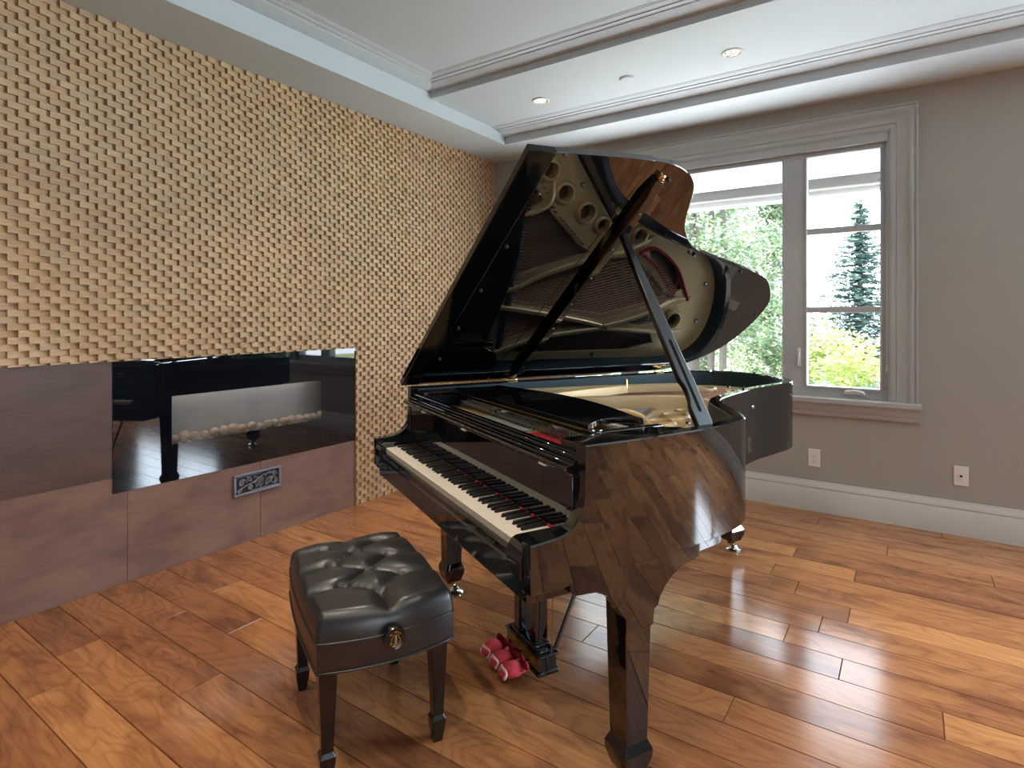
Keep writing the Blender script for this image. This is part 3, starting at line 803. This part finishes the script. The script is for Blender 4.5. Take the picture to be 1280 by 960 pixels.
# legs
def leg(name, ca, cb, arms=None, w=.047):
    m = MB()
    prof = [(.60, 1.0), (.585, 1.0), (.147, .80), (.122, 1.04), (.100, 1.02), (.058, .74)]
    m.loft([[(ca+sx*w*k, cb+sy*w*k, z) for sx, sy in ((-1,-1), (1,-1), (1,1), (-1,1))] for z, k in prof])
    o = m.build(name, L_, gpn, 20, .0025)
    c = MB()
    c.lathe([(.016, .07), (.016, .046), (.022, .044), (.022, .036)], (ca, cb, 0), n=16)
    c.build('caster_stem', M['brass'], o)
    c = MB()
    c.lathe([(.045, .0), (.046, .006), (.040, .012), (.030, .016), (.024, .026), (.018, .034), (.0, .038)], (ca+.012, cb+.008, 0), n=24)
    c.build('caster', M['chrome'], o)
    return o
lr = leg('leg', .684, .352); ll = leg('leg', -.640, .352); lt = leg('leg', -.352, 1.955, None, .05)
# scroll bracket flush with each side, arching into the leg
def side_a(b):
    for (a0, b0), (a1, b1) in zip(OUT[:-1], OUT[1:]):
        if b0 <= b <= b1: return a0 + (a1-a0)*(b-b0)/(b1-b0)
    return .739
def bracket(o, s_):
    P = [(.118, .655), (.118, .624), (.130, .612), (.150, .610), (.20, .606), (.235, .590), (.262, .562), (.282, .532), (.300, .510), (.301, .470), (.398, .470), (.403, .512), (.418, .520)]
    P += [(.425, .540), (.445, .566), (.475, .590), (.520, .608), (.575, .617), (.588, .618), (.588, .630), (.600, .633), (.694, .633), (.700, .640), (.700, .66)]
    pts = [p for p in P if p[1] < .655]
    lo = []
    for u, v in pts:
        ao = (side_a(u) if s_ > 0 else .738) - .0008
        lo.append([(s_*ao, u, .66), (s_*ao, u, v+.002), (s_*(ao-.002), u, v), (s_*(ao-.040), u, v), (s_*(ao-.040), u, .66)])
    MB().loft(lo).build('bracket', L_, o, 28)
bracket(lr, 1); bracket(ll, -1)
P = [(-.30, .66), (-.30, .640), (-.25, .632), (-.18, .622), (-.12, .60), (-.085, .57), (-.062, .53), (-.052, .50)]
P = P + [(-u, v) for u, v in P[::-1]]
MB().prism(P, lambda u, v, t: (-.352+u*.9, t, v), 1.915, 1.995).build('bracket', L_, lt, 28, .002)

# lyre with pedals
ly = MB()
ca_, cb_ = .07, .385
for x in (.01, .13): ly.loft([[(x+sx*.021, cb_+sy*.027, z) for sx, sy in ((-1,-1), (1,-1), (1,1), (-1,1))] for z in (.128, .61)])
for x in (.01, .13): ly.box(x-.027, x+.027, cb_-.034, cb_+.034, .590, .612)
ly.box(-.10, .24, cb_-.05, cb_+.05, .585, .605)
lyre = ly.build('lyre', L_, gpn, 30, .003)
pb_ = MB(); pb_.box(-.053, .193, .350, .424, .052, .104); pb_.box(-.060, .200, .343, .431, .040, .054); pb_.box(-.060, .200, .343, .431, .104, .112); pb_.box(-.045, .185, .355, .418, .112, .122)
for x in (.01, .13): pb_.box(x-.029, x+.029, cb_-.034, cb_+.034, .122, .130)
pb_.build('pedal_box', L_, lyre, 30, .002)
MB().box(-.051, .191, .3482, .3505, .056, .101).build('brass_front', M['brass_dull'], lyre, 0)
for x in (-.035, .19):
    MB().tube([(x, .42, .125), (x + (.0 if x > 0 else .0), .66, .62)], .0075, 10).build('brace_rod', M['lacquer_soft'], lyre)
MB().tube([(.196, .40, .11), (.196, .415, .60)], .0016, 6).build('trapwork_wire', M['brass'], lyre)
for x in (.0, .07, .14):
    m = MB(); lo = []
    for b, w, z in [(.352, .010, .078), (.30, .011, .076), (.275, .015, .074), (.25, .016, .072), (.236, .012, .071), (.230, .006, .070)]:
        lo.append([(x+sx*w, b, z+sz*.004) for sx, sz in ((-1,-1), (1,-1), (1,1), (-1,1))])
    m.loft(lo); m.build('pedal', M['brass'], lyre, 50, .0015)

# lid: main panel, front flap, brace bar, buttons
TH = R(33.4)
LP = [(1.524, .496), (1.529, .609), (1.525, .683), (1.504, .755), (1.470, .810), (1.428, .849), (1.362, .886), (1.288, .928), (1.223, .978), (1.156, 1.060), (1.111, 1.148), (1.063, 1.317), (1.012, 1.522), (.971, 1.676), (.924, 1.785), (.845, 1.891), (.751, 1.982), (.619, 2.044), (.458, 2.078), (.30, 2.078), (.17, 2.02), (.08, 1.93), (.012, 1.80), (0, 1.65)]
edge = [(x, y) for x, y in spline(LP, 5) if y > .592 or x < .5]
def lidfn(u, v, t): return (u, v, t)
lid = MB().prism([(0, .592), (1.5285, .592)] + edge, lidfn, .0, .024).build('lid', M['lid_lacquer'], gpn, 20, .003)
lid.location = (-.745, 0, ZT + .004); lid.rotation_euler = (0, -TH, 0)
flap = MB().prism([(0, .224), (1.501, .224), (1.512, .35), (1.524, .496), (1.5285, .5912), (0, .5912)], lidfn, 0, .024).build('front_flap', M['lid_lacquer'], lid, 20, .0012)
MB().prism([(0, .131), (1.497, .131), (1.501, .2232), (0, .2232)], lidfn, -.003, .026).build('front_rail', M['rail_black'], lid, 20, .003)
bar = MB(); A = Vector((.045, .722)); B = Vector((1.462, .652)); t = (B-A).normalized(); n = Vector((-t.y, t.x))
lo = []
for k, (h, w) in [(0, (.014, .016)), (.06, (.034, .020)), (.94, (.034, .020)), (1, (.020, .018))]:
    p = A + (B-A)*k
    lo.append([(p.x+n.x*w, p.y+n.y*w, .001), (p.x-n.x*w, p.y-n.y*w, .001), (p.x-n.x*w*.9, p.y-n.y*w*.9, -h), (p.x+n.x*w*.9, p.y+n.y*w*.9, -h)])
bo = MB().loft(lo).build('brace_bar', L_, lid, 30, .003)
sc = MB()
for k in (.10, .22, .36, .5, .63, .76, .90):
    p = A + (B-A)*k; sc.lathe([(.0045, -.033), (.0045, -.0352), (.0, -.036)], (p.x, p.y, 0), n=10)
sc.build('bar_screw', M['chrome'], bo)
cupp = MB(); p = A + (B-A)*1.0; cupp.lathe([(.016, -.002), (.015, -.016), (.010, -.020), (.008, -.012), (.0, -.012)], (p.x+.012, p.y, 0), n=18); cupp.build('lid_cup', M['brass'], lid)
bt = None
for x, y in [(1.063, .244), (.793, .248), (.517, .250), (.25, .25), (1.33, .244), (1.46, .70), (1.10, 1.10), (.99, 1.52), (.62, 2.0)]:
    if bt is None: bt = MB().lathe([(.007, 0), (.007, -.006), (.004, -.009), (.0, -.009)], n=12).build('rubber_button', M['rubber'], lid); q = bt
    else: q = bt.copy(); COL.objects.link(q)
    q.location = (x, y, 0)
for y in (.722, 1.74):
    hg = MB(); hg.box(-.700, -.697, y-.030, y+.030, .972, .996); hg.tube([(-.715, y-.032, ZT+.004), (-.715, y+.032, ZT+.004)], .006, 10)
    hg.loft([[(-.745+math.cos(TH)*s+math.sin(TH)*.003, yy, ZT+.004+math.sin(TH)*s-math.cos(TH)*.003) for s, yy in ((.03, y-.03), (.03, y+.03), (.075, y+.05), (.075, y-.01))],
             [(-.745+math.cos(TH)*s+math.sin(TH)*.001, yy, ZT+.004+math.sin(TH)*s-math.cos(TH)*.001) for s, yy in ((.03, y-.03), (.03, y+.03), (.075, y+.05), (.075, y-.01))]])
    hg.build('lid_hinge', M['brass'], gpn, 30, .001)

# prop stick: from the right rim up to the brace bar
base = Vector((.668, .672, .985))
sU = 1.203; off_ = .026
tip = Vector((-.745 + sU*math.cos(TH) + off_*math.sin(TH), .660, ZT+.004 + sU*math.sin(TH) - off_*math.cos(TH)))
dv = (tip-base); Ls = dv.length; dv.normalize()
bx = Vector((0, 1, 0)); bx = (bx - dv*bx.dot(dv)).normalized(); nx = bx.cross(dv).normalized()
prof = [(0, .034, .030), (.055, .034, .031), (.095, .031, .030), (.125, .021, .030), (.165, .019, .030), (.19, .021, .031), (.215, .029, .031), (.26, .029, .028), (.45, .026, .0255), (.65, .021, .021), (.85, .016, .016), (1, .011, .011)]
ppl = [(w0, s*Ls) for s, w0, w1 in prof] + [(-w1, s*Ls) for s, w0, w1 in prof[::-1]]
def pfn(u, v, t): return base - bx*u + dv*v + nx*t
prop = MB().prism(ppl, pfn, -.010, .010).build('prop_stick', M['lacquer_soft'], gpn, 25, .003)
sl_ = MB()
for t0, t1 in ((.0102, .0105), (-.0105, -.0102)):
    c0, c1 = (.002, .075*Ls), (.001, .40*Ls); hw = .0062
    P = [(c0[0]+hw*math.cos(k), c0[1]+hw*math.sin(k)) for k in [PI + PI*i/8 for i in range(9)]] + [(c1[0]+hw*math.cos(k), c1[1]+hw*math.sin(k)) for k in [PI*i/8 for i in range(9)]]
    sl_.prism(P, pfn, t0, t1)
sl_.build('slot', M['slot_black'], prop, 0)
hb = MB().box(.640, .694, .635, .712, .955, .986).build('prop_hinge', M['lacquer_soft'], gpn, 30, .003)
rbn = MB()
for x, y in [(.115, 1.52), (-.36, 2.18)]: rbn.lathe([(.006, ZT-.001), (.006, ZT+.008), (.003, ZT+.011), (.0, ZT+.011)], (x-.012, y-.006, 0), n=10)
rbn.build('rim_button', M['rubber'], gpn)

# red plush pedal covers
cov0 = None
def pedal_cover():
    t = empty('pedal_cover', (0, 0, 0))
    m = MB(); lo = []
    for b, w, h, z in [(0, .008, .006, .006), (-.010, .022, .018, .008), (-.03, .030, .026, .011), (-.055, .029, .024, .011), (-.075, .018, .015, .009), (-.088, .012, .011, .008), (-.094, .010, .009, .008)]:
        lo.append([(w*math.cos(2*PI*k/14), -b, z + h*math.sin(2*PI*k/14)*(1 if math.sin(2*PI*k/14) > 0 else .8)) for k in range(14)])
    m.loft(lo); m.build('cover', M['red_plush'], t, 60)
    e = MB(); e.tube([(.024*math.cos(a), .012+.004*math.sin(3*a), .008+.017*math.sin(a)) for a in [2*PI*k/20 for k in range(20)]], .0045, 6, closed=True); e.build('fluffy_trim', M['white_plush'], t, 60)
    k = MB()
    for s in (-1, 1):
        k.ball((s*.017, .082, .026), .018, .009, .013, 10, 6)
    k.ball((0, .082, .026), .006, .007, .007, 8, 6); k.build('bow', M['red_felt'], t, 60)
    return t
M['red_plush'] = simple('red_plush', (.62, .05, .075), .85, 0, 1.5, .35, 120)
M['white_plush'] = simple('pale_pink_plush', (.80, .50, .52), .9, 0, 1.5, .2, 150)
PM = Matrix.Translation((PX, PY, 0)) @ Matrix.Rotation(PANG, 4, 'Z')
for x, lab in ((.0, 'fluffy red pedal cover on the left pedal, farthest from the front leg'), (.07, 'fluffy red pedal cover on the middle pedal'), (.14, 'fluffy red pedal cover on the right pedal, beside the lyre end')):
    if cov0 is None: cov0 = pedal_cover(); q = cov0
    else: q = copy_tree(cov0)
    q.location = PM @ Vector((x+.012, .212, .064)); q.rotation_euler = (0, 0, PANG + {.0: .12, .07: -.05, .14: -.16}[x]); q.scale = (1.15, 1.12, 1.1); tag(q, lab, 'pedal cover', 'red pedal covers')

# ------------------------------------------------------------------ piano bench
bc = PM @ Vector((.024, -.231, 0))
ben = tag(empty('piano_bench', bc, PANG), 'black tufted leather piano bench with tapered wooden legs', 'bench')
BL, BW = .279, .2045
def seat_outline(n=14, grow=0, bow_e=.034, bow_s=.012):
    P = []
    L, W = BL+grow, BW+grow
    for i in range(n): t = -1 + 2*i/n; P.append((L + bow_e*(1-t*t), W*t))
    for i in range(n): t = 1 - 2*i/n; P.append((L*t, W + bow_s*(1-t*t)))
    for i in range(n): t = 1 - 2*i/n; P.append((-L - bow_e*(1-t*t), W*t))
    for i in range(n): t = -1 + 2*i/n; P.append((L*t, -W - bow_s*(1-t*t)))
    return P
ol = seat_outline()
ZB0, ZB1, ZBT = .333, .419, .492
ap_ = MB().loft([[(x*.992, y*.992, ZB0+.002) for x, y in ol], [(x, y, ZB0+.01) for x, y in ol], [(x, y, ZB1) for x, y in ol]])
apron = ap_.build('seat_apron', M['leather'], ben, 50)
for z in (ZB1, ZB0+.004):
    MB().tube([(x*1.002, y*1.003, z) for x, y in ol], .0034, 6, closed=True).build('piping', M['leather'], apron, 60)
tufts = [(.185, 0), (.022, 0), (-.140, 0), (-.29, 0)] + [(x, s*.098) for s in (-1, 1) for x in (.102, -.060, -.222)]
lines = []
for i, a in enumerate(tufts):
    for b in tufts[i+1:]:
        if .09 < math.hypot(a[0]-b[0], a[1]-b[1]) < .135 and a[1] != b[1]: lines.append((a, b))
for s in (-1, 1):
    for x in (.102, -.060, -.222): lines.append(((x, s*.098), (x, s*.225)))
lines.append(((.185, 0), (.33, 0)))
def dseg(p, a, b):
    ax, ay = b[0]-a[0], b[1]-a[1]; t = max(0, min(1, ((p[0]-a[0])*ax + (p[1]-a[1])*ay)/(ax*ax+ay*ay)))
    return math.hypot(p[0]-a[0]-ax*t, p[1]-a[1]-ay*t)
cush = MB(); NR = 34; loops = []
for k in range(NR+1):
    s = k/NR                       # 0 at the seam, 1 at the centre
    l = []
    for x, y in seat_outline(34):
        if s < .26:
            u = s/.26; a = u*PI/2; f = 1 - .085*(1-math.cos(a)); fx = fy = f; ze = ZB1 + (ZBT-.010-ZB1)*math.sin(a)**.8
        else:
            u = (s-.26)/.74; f = .915*(1-u*.985); ze = ZBT - .010
        X, Y = x*f, y*f
        q = 0
        dt = min(math.hypot(X-a[0], Y-a[1]) for a in tufts); dl = min(dseg((X, Y), a, b) for a, b in lines)
        edge_f = min(1, max(0, (1.0-f)/.085)) if s < .26 else 1
        puff = .013*(1-math.exp(-(dl/.030)**2)) - .011*math.exp(-dl/.005) - .024*math.exp(-(dt/.016)**2)
        dome = .014*(1-min(1, (abs(X)/BL)**3))*(1-min(1, (abs(Y)/BW)**3)) if s >= .26 else 0
        l.append((X, Y, ze + puff*(1 if s >= .26 else edge_f**1.5*.8) + dome))
    loops.append(l)
cs_ = cush.loft(loops, True).build('seat_cushion', M['leather'], ben, 80)
bu = None
for x, y in tufts[:3] + tufts[4:]:
    if bu is None: bu = MB().lathe([(.0, .005), (.006, .004), (.009, .0), (.009, -.004)], n=14, caps=False).build('button', M['leather'], cs_, 60); q = bu
    else: q = bu.copy(); COL.objects.link(q)
    q.location = (x, y, .467)
MB().prism([(x*.93, y*.90) for x, y in ol], lambda u, v, t: (u, v, t), .318, .336).build('seat_frame', M['leg_wood'], ben, 30, .003)
lg = None
for sx in (1, -1):
    for sy in (-1, 1):
        if lg is None:
            pf_ = [(.334, .026), (.30, .0255), (.085, .0165), (.073, .0225), (.052, .0215), (0, .0135)]
            lg = MB().loft([[(a*k, b*k, z) for a, b in ((-1,-1), (1,-1), (1,1), (-1,1))] for z, k in pf_]).build('leg', M['leg_wood'], ben, 20, .002); q = lg
        else: q = lg.copy(); COL.objects.link(q)
        q.location = (sx*(BL-.048), sy*(BW-.036), 0)
kn = MB().lathe([(.012, 0), (.012, .018), (.030, .018), (.033, .022), (.033, .034), (.030, .038), (.026, .0365), (.0, .0365)], (BL+.032, 0, .418), 'x', 32).build('height_knob', M['leg_wood'], ben, 30, .001)
# lyre emblem on the knob
em = MB(); KX = BL+.032+.0372
def e2(y, z): return (KX, y*1.25, .418+z*1.25)
for s in (-1, 1):
    em.tube([e2(s*q[0], q[1]) for q in spline([(.0015, -.0115), (.0075, -.0105), (.0105, -.0055), (.0095, .0005), (.0065, .0055), (.0062, .0095), (.0095, .0125), (.0125, .0105), (.0115, .0080)], 5)], .00095, 6)
    em.tube([e2(s*q[0], q[1]) for q in spline([(.0, -.0135), (.006, -.0150), (.0115, -.0135), (.0125, -.0100), (.0105, -.0085)], 5)], .0009, 6)
    em.tube([e2(s*q[0], q[1]) for q in spline([(.0, .0125), (.0035, .0150), (.0065, .0135)], 5)], .0007, 6)
for y in (-.0024, -.0008, .0008, .0024): em.tube([e2(y, -.0105), e2(y*.8, .0085)], .00038, 4)
em.tube([e2(-.0065, .0085), e2(.0065, .0085)], .0008, 6); em.tube([e2(-.0075, -.0165), e2(.0075, -.0165)], .0011, 6); em.ball(e2(0, .0155), .001, .0018, .0022, 8, 6)
em.build('emblem', M['brass'], kn, 60)['label'] = 'gold lyre emblem'

# ------------------------------------------------------------------ outdoors
struct(MB().box(-22, 16, YB+.3, 40, -.6, -.45).build('ground', M['lawn'], smooth=0))
# roof overhang over the window
struct(MB().box(-9, 6, YB+.3, 8.2, -.45, -.43).build('ground_bounce_slab', M['eave'], smooth=0))  # unseen pale slab, added to bounce sunlight onto the eave underside
struct(MB().box(-6, 4, YB+.16, 5.62, 2.50, 2.54).build('roof_eave', M['eave'], smooth=0))
struct(MB().box(-6, 4, 5.50, 5.62, 2.415, 2.50).build('eave_beam', M['grey_paint'], smooth=0, bevel=.004))
struct(MB().box(-6, 4, 5.62, 5.76, 2.37, 2.50).build('eave_gutter', M['eave'], smooth=0, bevel=.01))
struct(MB().box(-7, 6, -5, YB+.16, 3.26, 3.4).build('roof_slab', M['eave'], smooth=0))

def cards(m, r, c, n, size, spread, flat=0.5, droop=0):
    for _ in range(n):
        p = Vector(c) + Vector((r.gauss(0, spread[0]), r.gauss(0, spread[1]), r.gauss(0, spread[2])))
        s = size*r.uniform(.6, 1.3)
        a = r.uniform(0, 2*PI); u = Vector((math.cos(a), math.sin(a), r.uniform(-flat, flat) - droop)).normalized()
        w = u.cross(Vector((r.gauss(0, .5), r.gauss(0, .5), 1))).normalized()
        m.add([p - u*s, p + w*s*.38, p + u*s, p - w*s*.38], [(0,1,2,3)])
def cedar(x, y, h, rad, seed, lab, z0=-.5, low=.12, n=260, trunk=.16):
    r = random.Random(seed); t = empty('cedar_tree', (x, y, z0))
    tk = MB(); tk.tube([(0, 0, 0), (r.uniform(-.1, .1), 0, h*.35), (0, r.uniform(-.1, .1), h*.7), (0, 0, h)], [trunk, trunk*.8, trunk*.45, .03], 9); tk.build('trunk', M['bark'], t, 50)
    f = MB()
    for i in range(n):
        u = r.random(); z = h*(low + (1-low)*u); R_ = rad*(1-u*.75)*r.uniform(.35, 1)
        a = r.uniform(0, 2*PI)
        cards(f, r, (R_*math.cos(a), R_*math.sin(a), z - .25*R_), 54, .062, (.15, .15, .12), .4, .45)
    f.build('foliage', M['cedar_leaf'], t, 0); tag(t, lab, 'tree', 'trees outside the window'); return t
cedar(-3.3, 10.6, 8.5, 1.9, 1, 'broad pale green cedar filling the left window pane, nearest the house', low=.20, n=760)
cedar(-7.4, 12.5, 9.5, 2.0, 2, 'tall cedar at the left of the window view, half hidden by the raised lid', low=.10, n=420)
cedar(-4.9, 17.0, 9.0, 2.2, 31, 'distant cedar closing the gap between the two tall cedars', low=.02, n=620)
cedar(-9.6, 20.5, 10.0, 2.5, 32, 'farthest cedar behind the tall left one, seen past the lid', low=.02, n=560)
cedar(-2.5, 13.7, 5.0, 1.1, 3, 'smaller cedar showing beside the window mullion', low=.05, n=300)
def spruce(x, y, h, rad, seed, lab):
    r = random.Random(seed); t = empty('spruce_tree', (x, y, -.5))
    MB().tube([(0, 0, 0), (0, 0, h*.5), (0, 0, h)], [.12, .07, .012], 8).build('trunk', M['bark'], t, 50)
    f = MB(); nb_ = int(h*56)
    for i in range(nb_):
        u = (i/nb_)**1.15; z = .35 + (h-.40)*u + r.uniform(-.05, .05); q = 1 - z/h
        L = (rad*max(q, 0)**.85 + .05)*r.uniform(.6, 1.12); a = i*2.4 + r.uniform(-.3, .3); s = 0
        while s < L:
            c = (s*math.cos(a), s*math.sin(a), z - .22*s + .20*s*s/max(L, .1))
            cards(f, r, c, 6, .075, (.05, .05, .022), .3, .1); s += .075
    f.build('needles', M['spruce_leaf'], t, 0); tag(t, lab, 'tree', 'trees outside the window'); return t
spruce(-.98, 16.4, 4.70, 1.6, 4, 'blue-green spruce with a pointed top in the right window pane')
spruce(-2.95, 20.5, 4.1, .9, 6, 'shorter conifer left of the pointed spruce, through the right pane')
def bush(name, x, y, rx, ry, h, seed, mat, lab, n=120, z0=-.45, flowers=None, size=.06):
    r = random.Random(seed); t = empty(name, (x, y, z0))
    MB().tube([(0, 0, 0), (.02, 0, h*.5)], [.03, .015], 7).build('stem', M['bark'], t)
    f = MB()
    for i in range(n):
        a = r.uniform(0, 2*PI); q = math.sqrt(r.random()); zz = h*(.15+.85*r.random()*(1-.35*q*q))
        cards(f, r, (rx*q*math.cos(a), ry*q*math.sin(a), zz), 22, size, (.09, .09, .07), .8)
    f.build('foliage', mat, t, 0)
    if flowers:
        g_ = MB()
        for i in range(flowers):
            a = r.uniform(0, 2*PI); q = math.sqrt(r.random())
            cards(g_, r, (rx*q*math.cos(a), ry*q*math.sin(a), h*(.75+.3*r.random())), 7, .035, (.03, .03, .03), 1)
        g_.build('flowers', M['petal'], t, 0)
    tag(t, lab, 'bush', 'bushes outside the window'); return t
bush('yellow_shrub', -.62, 10.2, .62, .5, 1.50, 21, M['bush_leaf'], 'bright yellow-green shrub in the lower right window pane', 130)
bush('leafy_shrub', -1.32, 12.7, .5, .4, 1.75, 22, M['bush_leaf'], 'pale yellow-green shrub beyond, partly behind the window mullion', 110)
bush('flowering_shrub', -.24, 8.9, .24, .25, .98, 23, M['low_leaf'], 'low shrub with pink flowers at the right corner of the window', 60, flowers=18)
bush('low_shrub', -1.02, 8.7, .22, .25, .98, 24, M['low_leaf'], 'low dark green shrub at the foot of the right window pane', 70, flowers=5)
bush('mountain_shrub', -1.95, 8.3, .45, .3, .95, 25, M['low_leaf'], 'green undergrowth beneath the cedars beyond the piano tail', 80)
for x, y, h, lab in [(-3.25, 10.7, 5, 'thin grey bare trunk under the cedars, left of the window view'), (-2.95, 10.6, 5, 'slim grey trunk just right of another under the cedars'), (-2.72, 10.5, 5, 'pale grey trunk seen past the raised lid tail')]:
    t = tag(empty('bare_tree', (x, y, -.5)), lab, 'tree', 'bare trunks under the cedars')
    MB().tube([(0, 0, 0), (.05, 0, h*.5), (0, 0, h)], [.07, .06, .04], 8).build('trunk', M['bark'], t, 50)

# ------------------------------------------------------------------ light
w = bpy.data.worlds.new('sky'); scene.world = w; w.use_nodes = True
nt = w.node_tree; bg = nt.nodes['Background']
sky = nt.nodes.new('ShaderNodeTexSky'); sky.sky_type = 'HOSEK_WILKIE'; sky.turbidity = 4; sky.ground_albedo = .3
sky.sun_direction = Vector((-.40, .22, .88)).normalized()
mixn = nt.nodes.new('ShaderNodeMix'); mixn.data_type = 'RGBA'; mixn.inputs[0].default_value = .72
nt.links.new(sky.outputs[0], mixn.inputs[6]); mixn.inputs[7].default_value = (.82, .91, 1.0, 1)
nt.links.new(mixn.outputs[2], bg.inputs[0]); bg.inputs[1].default_value = 8.5

def light(name, kind, loc, energy, col=(1,1,1), rot=(0,0,0), **kw):
    l = bpy.data.lights.new(name, kind); l.energy = energy; l.color = col
    for k, v in kw.items(): setattr(l, k, v)
    o = bpy.data.objects.new(name, l); COL.objects.link(o); o.location = loc; o.rotation_euler = rot; return o
sun = light('sun', 'SUN', (0, 10, 20), 26.0, (1, .96, .88)); sun.data.angle = R(1)
sun.rotation_euler = Vector((-.40, .22, .88)).to_track_quat('Z', 'Y').to_euler()
# area lights added in unseen back-wall openings to light the room; right-wall pair off: for y in (-3.47, -1.93): light('added_daylight', 'AREA', (XR-.01, y, 1.65), 300, (.72, .87, 1.0), (0, R(90), 0), shape='RECTANGLE', size=1.78, size_y=1.48)
for x in (2.35, 3.65): light('added_daylight', 'AREA', (x, YB+.01, 1.65), 120, (.72, .87, 1.0), (R(-90), 0, 0), shape='RECTANGLE', size=1.12, size_y=1.68)
po = light('window_portal', 'AREA', (-1.28, YB+.155, 1.64), 1, (1, 1, 1), (R(-90), 0, 0), shape='RECTANGLE', size=2.36, size_y=1.72); po.data.cycles.is_portal = True
for x, y, z, e in [(-.855, 3.54, ZC2, 14), (-2.18, 3.545, ZC2, 20), (-2.08, 2.03, ZC1, 38), (-.8, 2.03, ZC1, 38), (.5, 2.03, ZC1, 22), (-2.08, .5, ZC1, 44), (-.8, .5, ZC1, 44), (.6, .5, ZC1, 24)]:
    light('downlight', 'SPOT', (x, y, z-.02), e, (1, .87, .70), (0, 0, 0), spot_size=R(105), spot_blend=.6, shadow_soft_size=.03)

# ------------------------------------------------------------------ render look
scene.view_settings.view_transform = 'Standard'; scene.view_settings.look = 'None'
scene.view_settings.gamma = 1; scene.view_settings.use_curve_mapping = False
scene.view_settings.exposure = 0.6
scene.cycles.use_denoising = True
scene.cycles.max_bounces = 10; scene.cycles.glossy_bounces = 6; scene.cycles.diffuse_bounces = 4; scene.cycles.transparent_max_bounces = 8
scene.cycles.caustics_reflective = False; scene.cycles.caustics_refractive = False; scene.cycles.sample_clamp_indirect = 6
